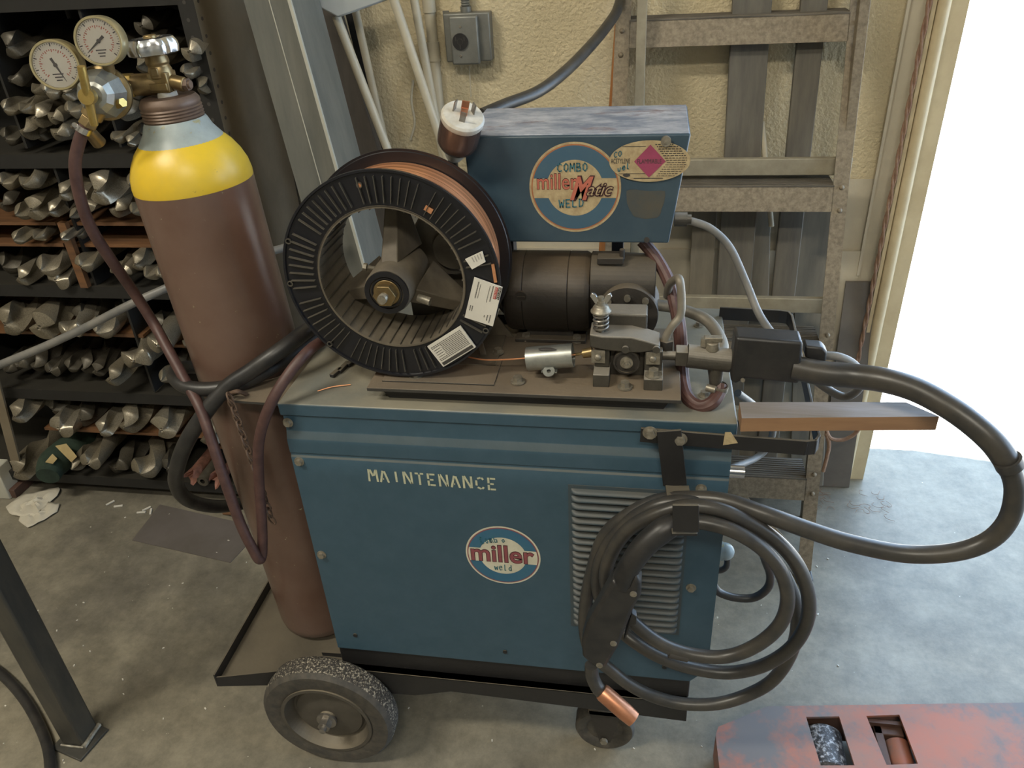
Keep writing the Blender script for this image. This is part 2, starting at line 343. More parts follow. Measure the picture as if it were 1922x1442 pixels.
def disc(mb, O, U, W, rx, ry, depth, seg=64, r0=0.):
    U = V(U).normalized(); W = V(W).normalized(); Nn = U.cross(W); c = V(O)+Nn*depth
    if r0 <= 0: mb.poly([c+U*rx*cos(2*pi*k/seg)+W*ry*sin(2*pi*k/seg) for k in range(seg)]); return
    vs = []; fs = []
    for k in range(seg):
        a = 2*pi*k/seg
        vs += [c+U*rx*cos(a)+W*ry*sin(a), c+U*rx*r0*cos(a)+W*ry*r0*sin(a)]; j = (k+1) % seg; fs.append((2*k, 2*j, 2*j+1, 2*k+1))
    mb.add(vs, fs)

# ================================================================== the setting
WY = .95; JX = 1.13
struct('floor', MB().box((-3.2, -4.2, -.1), (4.2, WY+.12, 0)), 'floor')
struct('wall_back', MB().box((-3.2, WY, .83), (JX-.095, WY+.15, 3.3)), 'wall')
struct('wall_back_lower', MB().box((-3.2, WY-.012, 0), (JX-.095, WY+.15, .66)).box((-3.2, WY-.001, .66), (JX-.095, WY+.15, .83)), 'wallflat')
struct('wall_lintel', MB().box((JX, WY, 2.6), (4.2, WY+.15, 3.3)).box((3.6, WY, 0), (4.2, WY+.15, 2.6)), 'wallflat')
struct('wall_left', MB().box((-3.3, -4.2, 0), (-3.2, WY, 3.3)), 'shell')
struct('wall_right', MB().box((4.2, -4.3, 0), (4.3, -2.6, 3.3)).box((4.2, -2.6, 0), (4.3, -1.0, 3.3)).box((4.2, -1.0, 2.7), (4.3, WY+.15, 3.3)), 'shell')  # opening out of view, added to let light rake in from the right
struct('wall_front', MB().box((-3.3, -4.3, 0), (4.3, -4.2, 3.3)), 'shell')
struct('ceiling', MB().box((-3.3, -4.3, 3.3), (4.3, WY+.15, 3.4)), 'shell')
tag(solo('outdoor_ground', MB().box((-30, WY+.15, -.12), (40, 60, -.02)).box((4.3, -60, -.12), (40, WY+.15, -.02)), 'outground', kind='structure'))
# flat pier beside the door opening, jamb angles
struct('wall_pier', MB().box((JX-.095, WY-.01, 0), (JX-.055, WY+.15, 3.3)), 'wallflat')
tj = MB(); tj.box((JX-.058, WY-.035, 0), (JX-.05, WY+.15, 3.3)).box((JX-.05, WY+.02, 0), (JX-.025, WY+.15, 3.3)).cyl((JX-.035, WY-.03, 0), (JX-.035, WY-.03, 3.3), .013)
struct('trim_1', tj, 'jamb')
struct('trim_2', MB().box((JX-.022, WY-.028, 0), (JX+.012, WY-.02, 3.3)).box((JX-.004, WY-.0199, 0), (JX+.0119, WY+.15, 3.3)), 'jamb')
struct('trim_3', MB().box((JX-.10, WY-.016, .60), (JX-.094, WY-.01, 3.3)), 'wallflat')

# ================================================================== shelf with drill bits
SY = .64; SX0 = -1.62; SX1 = -.345
sh = thing('shelf_unit', (-.98, SY+.15, 0), 'dark steel bin shelving packed with steel twist drill bits, behind the brown gas cylinder', 'shelving')
levels = [.985, .668, .363, .075]
for z in [1.45, 1.3]+levels:
    b = MB(); b.box((SX0, SY, z-.028), (SX1-.004, SY+.003, z)).box((SX0, SY+.003, z-.004), (SX1-.004, WY-.03, z)).box((SX0, SY, z), (SX1-.004, SY+.012, z+.003))
    part('shelf_board', b, 'shelf', sh)
DIV = [(SX0, -.83, .828), (-.80, SX1-.01, .828), (SX0, -.83, .775), (-.80, SX1-.01, .775), (SX0, -.70, .535), (-.70, SX1-.01, .51), (-1.10, -.62, .232), (-.60, SX1-.01, .2)]
for x0, x1, z in DIV:
    part('wooden_divider_shelf', MB().box((x0, SY+.012, z-.008), (x1, WY-.04, z)), 'shelfwood', sh, label='thin oily brown wooden shelf')
for x, z0, z1 in [(-.83, 1.0, 1.3), (-.60, 1.0, 1.3), (-.78, .67, .955), (-.72, .37, .64), (-.60, .08, .335), (-.46, .08, .335), (-1.15, .67, .955), (-1.25, .37, .64), (-1.2, 1.0, 1.3)]:
    part('upright_divider', MB().box((x, SY+.006, z0), (x+.006, WY-.04, z1)), 'shelf', sh)
for x in (-.805,):
    part('wooden_upright', MB().box((x, SY-.012, .672), (x+.02, SY+.002, .835)), 'shelfwood', sh)
ws = MB().box((SX1-.006, SY+.03, 0), (SX1, WY-.03, 2.1)); part('side_panel', ws, 'shelftan', sh, label='tan steel side panel')
part('back_panel', MB().box((SX0, WY-.03, 0), (SX1, WY-.025, 2.1)), 'shelf', sh)
up_ = MB()
up_.box((SX1-.032, SY-.004, 0), (SX1, SY-.001, 2.1)).box((SX1-.003+.003, SY-.004, 0), (SX1+.003, SY+.03, 2.1))
up_.m = 1
for k in range(54):
    z = .3+k*.025*1.26
    up_.cyl((SX1-.017, SY-.0039, z), (SX1-.017, SY-.0045, z), .0038, .0038, 10)
    up_.cyl((SX1+.0029, SY+.013, z), (SX1+.0036, SY+.013, z), .0038, .0038, 10)
up_.mi = [2 if (u_m == 0 and max(up_.v[i].y for i in f) < SY) else u_m for f, u_m in zip(up_.f, up_.mi)]  # front strip coloured dark to stand for its unlit side
part('perforated_upright', up_, ['shelftan', 'ink', 'shelf'], sh, label='perforated corner upright')
part('shelf_upright', MB().box((SX0, SY-.004, 0), (SX0+.03, SY, 2.1)), 'shelf', sh)

def bit_mb(R, Lh, turns, point=.55, phase=0., style=0):
    mb = MB(); seg = 28; steps = 34; vs = []; fs = []
    for i in range(steps+1):
        s_ = i/steps; y = (s_**1.5)*Lh; ph = phase+turns*2*pi*y/Lh
        tip = min(1, (y/(R*point)+.02)) if point else 1
        tip = tip**.85
        for k in range(seg):
            a = 2*pi*k/seg; c = cos(2*a)
            r = 1-.70*max(0, c+.15)**.6/1.09 if style == 0 else 1-.62*max(0, cos(2*a+.4*sin(2*a)))**.5
            r *= R*tip; yy = y + (R*.35*abs(sin(a))**2 if i == 0 else 0)*(1-tip)
            vs.append((r*cos(a+ph), yy, r*sin(a+ph)))
        if i:
            for k in range(seg): fs.append(((i-1)*seg+k, (i-1)*seg+(k+1) % seg, i*seg+(k+1) % seg, i*seg+k))
    fs.append(tuple(range(seg))); fs.append(tuple(steps*seg+k for k in range(seg))[::-1])
    mb.add(vs, fs)
    for j in range(len(mb.f)): pass
    return mb
protos = {}
for mk in ('bit', 'bitdark', 'bitbright'):
    for j, (tn, ptt, stl) in enumerate([(.62, .42, 0), (.85, .75, 0), (.5, .35, 1)]):
        mb = bit_mb(1., 9., tn*1.25, ptt, 0, stl)
        me = mesh('drill_bit', mb, mk)
        for p in me.polygons: p.use_smooth = True
        me.set_sharp_from_angle(angle=radians(50)); protos[mk, j] = me
ordw = ['first', 'second', 'third', 'fourth', 'fifth', 'sixth', 'seventh', 'eighth', 'ninth', 'tenth', 'eleventh', 'twelfth', 'thirteenth', 'fourteenth', 'fifteenth', 'sixteenth', 'seventeenth', 'eighteenth', 'nineteenth', 'twentieth']
rows = {
 'upper layer of the topmost bins': ('bits in the top bins', [(12, 88, 46, 'd', 0), (62, 118, 34, 'd', 1), (155, 96, 34, 'n', 0), (265, 50, 36, 'd', 2), (283, 84, 40, 'd', 0), (257, 124, 34, 'n', 1), (355, 98, 38, 'b', 2), (345, 138, 28, 'b', 0), (373, 165, 32, 'n', 1)]),
 'middle layer of the topmost bins': ('bits in the top bins', [(18, 152, 38, 'd', 0), (60, 172, 34, 'n', 1), (84, 172, 36, 'b', 0), (120, 176, 34, 'n', 2), (240, 178, 36, 'd', 0), (225, 214, 38, 'n', 1), (268, 210, 34, 'd', 2)]),
 'third layer of the topmost bins': ('bits in the top bins', [(6, 205, 30, 'b', 0), (38, 208, 34, 'n', 1), (66, 222, 42, 'b', 0), (98, 222, 30, 'n', 2), (128, 210, 34, 'n', 0), (262, 250, 30, 'd', 1)]),
 'bottom layer of the topmost bins': ('bits in the top bins', [(8, 260, 34, 'd', 0), (42, 248, 40, 'n', 1), (72, 252, 30, 'd', 2), (104, 252, 38, 'n', 0), (150, 245, 34, 'd', 1), (240, 268, 22, 'b', 2), (212, 262, 26, 'n', 0)]),
 'upper layer above the wooden divider shelves': ('bits above the wooden dividers', [(2, 345, 34, 'n', 0), (38, 338, 42, 'n', 1), (112, 365, 34, 'n', 0), (178, 360, 60, 'b', 0), (242, 348, 34, 'n', 1)]),
 'lower layer above the wooden divider shelves': ('bits above the wooden dividers', [(4, 385, 34, 'd', 0), (28, 404, 32, 'n', 1), (58, 395, 44, 'n', 2), (92, 398, 30, 'b', 0), (130, 408, 20, 'n', 1), (152, 380, 44, 'b', 2), (215, 396, 36, 'b', 0), (248, 400, 32, 'n', 1)]),
 'narrow slot between two wooden divider shelves': ('bits in the narrow wooden slot', [(22, 444, 26, 'n', 0), (62, 446, 28, 'b', 1), (112, 441, 18, 'b', 2), (142, 444, 22, 'd', 0)]),
 'bins level with the middle of the cylinder': ('bits on the middle steel shelf', [(4, 500, 44, 'd', 1), (35, 524, 36, 'b', 0), (76, 508, 46, 'b', 1), (106, 534, 42, 'b', 2), (150, 500, 36, 'n', 0), (207, 512, 22, 'n', 1), (230, 514, 26, 'b', 2), (252, 494, 34, 'n', 0), (272, 520, 32, 'b', 1), (298, 518, 24, 'b', 2)]),
 'upper layer where the grey cable crosses': ('bits on the third steel shelf', [(8, 610, 56, 'n', 0), (50, 606, 48, 'd', 1), (78, 628, 56, 'n', 2), (128, 634, 46, 'b', 0), (184, 636, 46, 'b', 1), (240, 650, 58, 'b', 0), (300, 664, 46, 'b', 2), (348, 652, 30, 'b', 1), (150, 600, 44, 'd', 0), (290, 622, 46, 'd', 1)]),
 'bottom layer just below the grey cable': ('bits on the third steel shelf', [(32, 688, 32, 'd', 0), (62, 690, 36, 'd', 1), (94, 698, 30, 'd', 2), (128, 692, 28, 'd', 0), (156, 694, 36, 'd', 1), (180, 698, 28, 'd', 2), (206, 714, 38, 'n', 0), (302, 716, 28, 'n', 1), (10, 698, 30, 'd', 1)]),
 'upper layer of the lowest bins': ('bits in the lowest bins', [(26, 784, 40, 'n', 0), (98, 770, 50, 'd', 1), (112, 812, 46, 'b', 2), (188, 812, 36, 'b', 0), (232, 802, 50, 'n', 1), (302, 808, 50, 'b', 2), (386, 826, 50, 'b', 1), (150, 790, 40, 'd', 0)]),
 'bottom layer just above the floor': ('bits in the lowest bins', [(34, 898, 46, 'n', 0), (134, 882, 28, 'n', 1), (165, 872, 38, 'n', 2), (218, 886, 40, 'd', 0), (262, 890, 50, 'n', 1), (312, 880, 34, 'd', 2)]),
}
mk_ = {'d': 'bitdark', 'n': 'bit', 'b': 'bitbright'}; nm = {'d': 'dark', 'n': 'dusty', 'b': 'bright'}
for rn, (grp, L_) in rows.items():
    for i, (px, py, w, k, st) in enumerate(sorted(L_)):
        ty = SY-.035+random.uniform(-.015, .012)+(.05 if k == 'd' else 0)
        c = at(px, py, y=ty); sc = (FPX/((c-CP).dot(fw))); R = w/sc*.52
        big = 'thick' if w >= 42 else ('slim' if w < 30 else '')
        for zt2, th2, bx0, bx1 in [(z_, .028, SX0, SX1) for z_ in levels]+[(z_, .008, a_, b_) for a_, b_, z_ in DIV]:
            if bx0 < c.x < bx1:
                if zt2-th2/2 < c.z < zt2+R: c.z = zt2+R*1.0
                elif zt2-th2-R < c.z <= zt2-th2/2: c.z = zt2-th2-R
        ob = bpy.data.objects.new('drill_bit', protos[mk_[k], st]); COL.objects.link(ob)
        ob.location = c; ob.scale = (R, min(.30, WY-.05-ty)/9., R)
        lim = (c.x-SX1+.012)+R; yaw_ = max(random.uniform(-4, 5), math.degrees(math.asin(max(0, min(.5, lim/.24+.04)))) if lim > -.03 else -5)
        ob.rotation_euler = (radians(random.uniform(-1.5, 1.5)), random.uniform(0, pi), radians(yaw_))
        tag(ob, f'{nm[k]} {big} drill bit, {ordw[i]} from the left, {rn}'.replace('  ', ' '), 'drill bit', grp)
# scrap and a cloth roll in the lowest bin
for px, py, w, lab in [(360, 896, 24, 'torn pinkish copper pipe end beside the steel pipe in the lowest bin'), (406, 902, 27, 'torn pinkish copper pipe end in the lowest bin, next to the cylinder')]:
    c = at(px, py, y=SY-.02); R = w/(FPX/((c-CP).dot(fw)))/2; mb = MB(); vs = []; fs = []; seg = 18
    for i, (yy, rr) in enumerate([(0, 1.), (.03, .95), (.22, .9)]):
        for k in range(seg): a = 2*pi*k/seg; q = rr*(1+(.25*sin(5*a+px) if i == 0 else 0)); vs.append((c.x+R*q*cos(a), c.y+yy-(.012*sin(3*a) if i == 0 else 0), c.z+R*q*sin(a)))
    for k in range(seg): j = (k+1) % seg; fs += [(k, j, seg+j, seg+k), (seg+k, seg+j, 2*seg+j, 2*seg+k)]
    for k in range(seg): a = 2*pi*k/seg; vs.append((c.x+R*.45*cos(a), c.y+.02, c.z+R*.45*sin(a)))
    for k in range(seg): j = (k+1) % seg; fs.append((3*seg+k, 3*seg+j, j, k))
    fs += [tuple(3*seg+k for k in range(seg)), tuple(2*seg+k for k in range(seg))[::-1]]
    mb.add(vs, fs); solo('copper_scrap', mb, 'coppery', lab, 'scrap metal', 'copper scrap in the lowest bin')
c = at(380, 904, y=SY-.02); mb = MB().lathe([(.007, 0), (.016, 0), (.017, .002), (.017, .2), (0, .2)], c, Y, 20).cyl(c+Y*.03, c+Y*.031, .008)
solo('pipe', mb, 'bitdark', 'short dark steel pipe lying between two torn copper pipe ends', 'pipe')
c0 = at(90, 880, y=SY-.04); mb = MB()
mb.tube([c0+V((.01, -.02, -.01)), c0+V((0, .03, .0)), c0+V((.02, .12, .01)), c0+V((.03, .22, .01))], [.03, .042, .04, .035], 18, 6)
solo('cloth_roll', mb, 'green', 'dark green rolled cloth bundle in the lowest bin', 'cloth')
q = [at(85, 868, y=SY-.05), at(98, 853, y=SY-.03), at(107, 862, y=SY-.04), at(99, 871, y=SY-.055)]
solo('paper_tag', MB().prism(q, (0, .0015, .001)), 'oldlabel', 'yellowed paper tag on the green cloth roll', 'paper tag')
q = [at(104, 838, y=SY-.0), at(124, 834, y=SY-.0), at(144, 858, y=SY-.02), at(134, 868, y=SY-.03)]
solo('paper_tag', MB().prism(q, (0, .0015, .001)), 'oldlabel', 'larger curled yellow paper strip behind the green cloth roll', 'paper tag')
# white painted base and grey strut at the far left
a = at(20, 938, z=0)
solo('white_cabinet_corner', MB().box((a.x-.3, a.y, 0), (a.x, a.y+.05, .11)), 'whitebox', 'white painted cabinet base at the left, beside the white rag', 'cabinet', bevel=.003)
solo('steel_strut', MB().bar(at(35, 885, y=SY-.03), at(-22, 670, y=SY-.03), X, .028, .006), 'shelftan', 'grey slanting steel strut in front of the lowest bins', 'strut')

# ================================================================== things leaning on the wall, left of the ladder
def leanpost(name, pts, y0, dy, m, lab, cat, zb=.0, group=None):
    # outline seen at depth y0 between two edges, extended down to the floor; pts: (left top, right top, left low, right low) in the plane y=y0
    a, b, c, d = [at(*p, y=y0) for p in pts]
    def ext(t, l, z): return t+(l-t)*((z-t.z)/(l.z-t.z))
    A, B, C_, D = ext(a, c, 1.9), ext(b, d, 1.9), ext(a, c, zb), ext(b, d, zb)
    return solo(name, MB().prism([A, B, D, C_], (0, dy, 0)), m, lab, cat, group, bevel=.003)
b = thing('steel_channel', (-.05, .66, 0), 'long grey galvanised steel channel leaning against the wall next to the shelving', 'steel channel')
def lp(pts, y0, dy, zb=0, zt=1.9, sh=0):
    a, bb, c, d = [at(*p, y=y0) for p in pts]
    ext = lambda t, l, z: t+(l-t)*((z-t.z)/(l.z-t.z))
    return [ext(a, c, zt), ext(bb, d, zt), ext(bb, d, zb), ext(a, c, zb)]
Q = lp([(457, 0), (545, 0), (560, 360), (633, 315)], .62, 0)
mb = MB().prism(Q, (0, .003, 0))
side = [Q[1], Q[1]+V((.012, .11, 0)), Q[2]+V((.012, .11, 0)), Q[2]]; mb.prism(side, (-.003, 0, 0)); part('web', mb, 'galv', b)
mb = MB()
for q0, q1 in ((Q[1], Q[2]),): mb.bar(q0+V((0, -.004, 0)), q1+V((0, -.004, 0)), X, .006, .006)
e0 = Q[0]*.45+Q[1]*.55; e1 = Q[3]*.45+Q[2]*.55; mb.bar(e0, e1, X, .002, .002)
part('rolled_edge', mb, 'whitebox', b, label='bright rolled edge')
leanpost('brown_steel_post', [(592, 0), (628, 0), (655, 255), (700, 250)], .86, .03, 'galvd', 'dull brown flat steel post standing behind the galvanised channel', 'steel post')
leanpost('dark_steel_bar', [(642, 0), (658, 0), (706, 262), (717, 262)], .90, .015, 'rubber', 'thin black steel bar standing behind the white tubes', 'steel bar')
# folding stand with pale tubes
st = thing('tubular_stand', at(760, 330, y=.84), 'pale plastic plate on slim white tubes, standing against the wall above the wire spool', 'stand')
pl_ = [at(590, -10, y=.75), at(592, 12, y=.75), at(634, 33, y=.75), at(656, 26, y=.76), at(728, 0, y=.8), at(740, -30, y=.8)]
mb = MB().prism(pl_, (0, .03, .0)); part('plate', mb, 'greyplastic', st, bevel=.004, label='pale grey angular plate')
for p0, p1, r_, yy in [((631, 30), (735, 300), .0095, .78), ((666, 15), (730, 300), .0085, .84), ((737, -8), (850, 330), .0095, .80), ((776, -8), (838, 330), .009, .86)]:
    a, c = at(*p0, y=yy), at(*p1, y=yy+.01); c2 = a+(c-a)*((.0-a.z)/(c.z-a.z)) if False else a+(c-a)*((a.z-.8)/(a.z-c.z))
    part('tube_leg', MB().tube([a, c2], r_, 16, smooth=False), 'pvc', st)
# conduit on the wall
a = at(803, 0, y=WY-.02); mb = MB().cyl((a.x, WY-.014, .3), (a.x, WY-.014, 2.6), .012, .012, 18)
for z in (1.13, 1.23, .98): mb.cyl((a.x, WY-.014, z-.02), (a.x, WY-.014, z+.02), .0145, .0145, 18)
solo('wall_conduit', mb, 'pvc', 'cream painted vertical conduit running up the plaster wall', 'conduit')
mb = MB().tube([at(775, 150, y=WY-.012), at(772, 190, y=WY-.012), at(778, 230, y=WY-.012), at(770, 262, y=WY-.012)], .003, 8)
solo('hanging_wire', mb, 'pvc', 'short stiff white wire hanging from the wall beside the conduit', 'wire')
# outlet box
oa = at(832, 25, y=.9); obx = thing('outlet_box', V((.13, WY, 1.1)), 'zinc wall box with a round black twist-lock socket on the plaster wall', 'electrical outlet')
x0, x1 = at(832, 75, y=.91).x, at(920, 75, y=.91).x; z0, z1 = at(870, 122, y=.9).z, at(870, 26, y=.9).z
part('box', MB().box((x0+.002, .915, z0+.004), (x1, WY, z1)), 'outlet', obx, .003)
fx0, fx1 = at(845, 75, y=.9).x, at(898, 75, y=.9).x
part('cover_plate', MB().box((fx0, .90, z0), (fx1, .915, z1-.004)), 'outlet', obx, .004)
part('mounting_ear', MB().box((x0-.004, .942, z0+.01), (x0+.01, .945, z1+.003)), 'outlet', obx)
cc = at(864, 78, y=.9); mb = MB().cyl(cc+Y*.002, cc-Y*.004, .017, .017, 28); mb.m = 1
mb.lathe([(.0055, 0), (.0065, 0), (.0065, .0006), (.0055, .0006)], cc-Y*.0042, -Y, 20)
for k in range(3): a_ = k*2*pi/3+.5; mb.box(cc+V((.011*cos(a_)-.0012, -.0048, .011*sin(a_)-.004)), cc+V((.011*cos(a_)+.0012, -.004, .011*sin(a_)+.004)))
part('socket', mb, ['rubber', 'ink'], obx, label='round black twist-lock socket')
for q in ((864, 50), (865, 105)): p_ = at(*q, y=.9); part('cover_screw', MB().cyl(p_, p_-Y*.002, .003, .003, 12), 'brightsteel', obx)
mb = MB().cyl(at(875, 26, y=.93), at(875, 26, y=.93)+Z*.015, .012, .012, 18)
cx_ = at(875, 26, y=.93).x
for k in range(70): mb.lathe([(.0085, 0), (.0105, .0025), (.0085, .005)], V((cx_, .93, z1+.012+k*.005)), Z, 16)
solo('flexible_conduit', mb, 'outlet', 'ribbed flexible metal conduit entering the top of the wall box', 'conduit')
solo('hanging_wire', MB().tube([at(881, 124, y=.935), at(882, 150, y=.93), at(884, 182, y=.93)], .0012, 6), 'pvc', 'thin bare wire hanging below the zinc wall box', 'wire')
# thick cable drooping on the wall
mb = MB().tube([at(*p, y=yy) for p, yy in [((905, 215), .42), ((950, 196), .46), ((1010, 172), .52), ((1060, 135), .6), ((1105, 90), .7), ((1140, 48), .8), ((1160, 15), .86), ((1168, -30), .9), ((1172, -140), .92)]], .0105, 14)
solo('wall_cable', mb, 'cable', 'thick black power cable rising behind the blue feeder box toward the ceiling', 'cable')
solo('wooden_pole', MB().cyl(at(1136, 205, y=.86)+V((-.03, -.06, -.8)), at(1168, -25, y=.93), .0105, .0105, 18), 'orangewood', 'orange wooden broom pole leaning on the wall beside the ladder', 'pole')

# ================================================================== boards behind the ladder
def board(name, A, B, wd, th, m, lab, group='boards leaning against the wall'):
    return solo(name, MB().bar(A, B, X, wd, th), m, lab, 'board', group, bevel=.002)
def bline(p1, y1, p2, y2, zb=.02, zt=None):
    a, c = at(*p1, y=y1), at(*p2, y=y2); e = lambda z: a+(c-a)*((z-a.z)/(c.z-a.z)); return e(zb), e(zt if zt else 1.5)
A, B = bline((1407, 68), .915, (1376, 560), .86); board('leaning_board', A, B, .078, .018, 'board', 'wide grey weathered board leaning on the wall behind the ladder steps')
A, B = bline((1521, 65), .915, (1468, 570), .86); board('leaning_board', A, B, .052, .018, 'board', 'narrower grey weathered board behind the ladder, nearer its right rail')
A, B = bline((1322, 410), .91, (1314, 560), .88, zt=.79); board('leaning_board', A, B, .055, .018, 'board2', 'short pale dusty board beside the wide grey board behind the ladder')
A, B = bline((1415, 410), .925, (1412, 560), .90, zt=.80); board('leaning_board', A, B, .075, .012, 'board2', 'short pale board wedged behind the two grey weathered boards')
A, B = bline((1530, 410), .93, (1525, 560), .91, zt=.82); board('leaning_board', A, B, .085, .01, 'board2', 'mottled pale panel behind the ladder beside its right rail')
solo('thin_tube', MB().cyl(at(1430, 228, y=.90), at(1448, 425, y=.86), .006, .006, 12), 'pvc', 'thin shiny white tube standing between the grey boards', 'tube')
solo('thin_tube', MB().cyl(at(1208, 60, y=.93), at(1212, 210, y=.92)+V((0, 0, -.25)), .0035, .0035, 12), 'pvc', 'thin white tube along the inner side of the left ladder rail', 'tube')
Q = [at(1588, 530, y=.925), at(1652, 530, y=.925), at(1594, 914, y=.88), at(1540, 904, y=.88)]
Q[2].z = 0.002; Q[3].z = .002
solo('dark_steel_plate', MB().prism(Q, (0, .006, .001)), 'darkplate', 'tall dark steel plate leaning on the wall between ladder and doorway', 'steel plate')
rp = MB()
for s_ in (0, pi):
    P = []
    for i in range(150):
        z = 2.2-i*(2.15/149); P.append((JX-.066+.0028*cos(i*.9+s_), WY-.040+.0028*sin(i*.9+s_), z))
    rp.tube(P, .0032, 8, smooth=False)
solo('twisted_rope', rp, 'rope', 'brown twisted rope hanging down the cream door jamb', 'rope')
mb = MB()
for k in range(26):
    x, y = 1.06+random.uniform(-.06, .12), .82+random.uniform(-.05, .06); a = random.uniform(0, 6); P = [V((x+.008*j*cos(a+j*.9), y+.008*j*sin(a+j*.8), .002+.004*random.random())) for j in range(4)]
    mb.tube(P, .0005, 5, 4)
tag(solo('rope_fibres', mb, 'rope', 'loose frayed rope fibres on the floor by the door jamb', 'fibres', kind='stuff'))
mb = MB().tube([at(*p, y=.80) for p in [(1548, 800), (1558, 822), (1580, 826), (1600, 818), (1612, 806)]], .005, 8).tube([at(*p, y=.80) for p in [(1550, 812), (1556, 835), (1551, 862), (1545, 885)]], .005, 8)
solo('hanging_rope', mb, 'rope', 'frayed reddish rope loop hanging behind the ladder rail', 'rope')

# ================================================================== step ladder
ld = thing('step_ladder', (.7, .6, 0), 'dusty aluminium step ladder leaning open against the wall behind the welder', 'ladder')
N_ = V((0, 1, -.31)); P_ = V((0, .526, 0)); sl = lambda x, z: V((x, .526+.31*z, z)); up_l = V((0, .31, 1)).normalized(); nl = V((0, -1, .31)).normalized()
Lx = lambda z: .440+.028*z*.8; Rx = lambda z: .928
for s_, fx in ((1, Rx), (-1, Lx)):
    mb = MB(); a, c = sl(fx(0), 0), sl(fx(1.9), 1.9)
    mb.bar(a, c, X, .030, .003)
    mb.bar(a+V((.0145*s_, .018, 0)), c+V((.0145*s_, .018, 0)), Y, .036, .003)
    for z in (1.12, 1.165, .815, .86, .52, .56, .205, .25): mb.sphere(sl(fx(z)+.002*s_, z)+nl*.002, .0055, 12, 6)
    part('front_rail', mb, 'ladder', ld)
for zt in (1.185, .865, .545, .24):
    x0, x1 = Lx(zt)+.013, Rx(zt)-.013; f0 = sl(0, zt); yb = f0.y
    tr = MB().box((x0, yb-.004, zt-.003), (x1, yb+.075, zt))
    for k in range(9): tr.box((x0, yb+.002+k*.008, zt), (x1, yb+.005+k*.008, zt+.0015))
    t_ = part('step', tr, 'ribbed', ld)
    part('step_front', MB().bar(sl((x0+x1)/2, zt)-up_l*.0, sl((x0+x1)/2, zt)-up_l*.055, X, x1-x0, .003), 'ladder', t_)
for s_, xx in ((1, .962), (-1, .505)):
    a = V((xx, .74, 0)); c = V((xx-.05*(s_ > 0), .93, 1.9)) if s_ > 0 else V((xx+.0, .93, 1.9))
    part('rear_rail', MB().bar(a, c, X, .020, .024), 'rear' if s_ < 0 else 'ladder', ld, bevel=.001)
for z in (.895, .585, .30):
    y_ = .74+.19*z/1.9; part('rear_rung', MB().box((.51, y_-.008, z-.018), (.95, y_+.008, z+.018)), 'rear', ld, bevel=.002)
p4 = sl(.80, .19)
mb = MB().bar(sl(.775, .185)+V((0, .004, 0)), sl(.915, .045)+V((0, .004, 0)), X, .018, .004)
part('corner_brace', mb, 'ladder', ld)
part('corner_brace', MB().bar(V((.86, .70, .2)), V((.958, .735, .07)), X, .018, .004), 'ladder', ld)
for xx, fx in ((.928, 1), (.452, -1)):
    part('rubber_foot', MB().box((xx-.017, .50, 0), (xx+.017, .545, .02)), 'rubber', ld, bevel=.003)

# ================================================================== welding power source on its wheeled frame
L, D, H = .6636, .3386, .7896
ps = thing('welding_power_source', (L/2, D/2, 0), 'dusty blue welding power source on a black wheeled frame with stencilled lettering', 'welder')
cab = MB()
cab.prism([V((.006, .006, H-.004)), V((.006, .006, .262)), V((.632, .006, .262)), V((L-.006, .006, .296)), V((L-.006, .006, H-.004))], (0, D-.006, 0))
body = part('cabinet', cab, 'blue', ps, .002)
mb = MB(); mb.box((0, -.0065, H-.022), (L, D+.01, H))
lid = part('lid', mb, 'blue', ps, .0025, label='dusty overhanging blue lid')
# front panel with a folded ledge
fp = MB(); yA = -.004; yB = -.010; zs = [(H-.02, yA), (.742, yA), (.740, -.0045), (.728, yB+.0005), (.722, yB), (.703, yB), (.701, yB+.002), (.697, yB+.002), (.694, yB), (.66, yB)]
x0, x1 = .004, L-.004
prof = [V((x0, y, z)) for z, y in zs]+[V((x0, .006, .66)), V((x0, .006, H-.02))]
fp.prism(prof, (x1-x0, 0, 0)); fp.prism([V((x0, yB, .66)), V((x0, yB, .262)), V((.632, yB, .262)), V((x1, yB, .296)), V((x1, yB, .66))], (0, .016, 0)); part('front_panel', fp, 'blue', ps, 0)
# lid screws, panel screws
sc_ = [(541, 793), (562, 866), (604, 1041), (1222, 808+4), (1316, 917), (1297, 1103)]
for px, py in sc_: part('screw', MB().bolt(at(px, py, y=yB), -Y, .0055, .0045), 'bolt', ps)
for px, py in [(667, 1192), (948, 1223), (1247, 1252)]: part('screw', MB().cyl(at(px, py, y=yB), at(px, py, y=yB)-Y*.002, .004, .004, 14), 'black', ps)
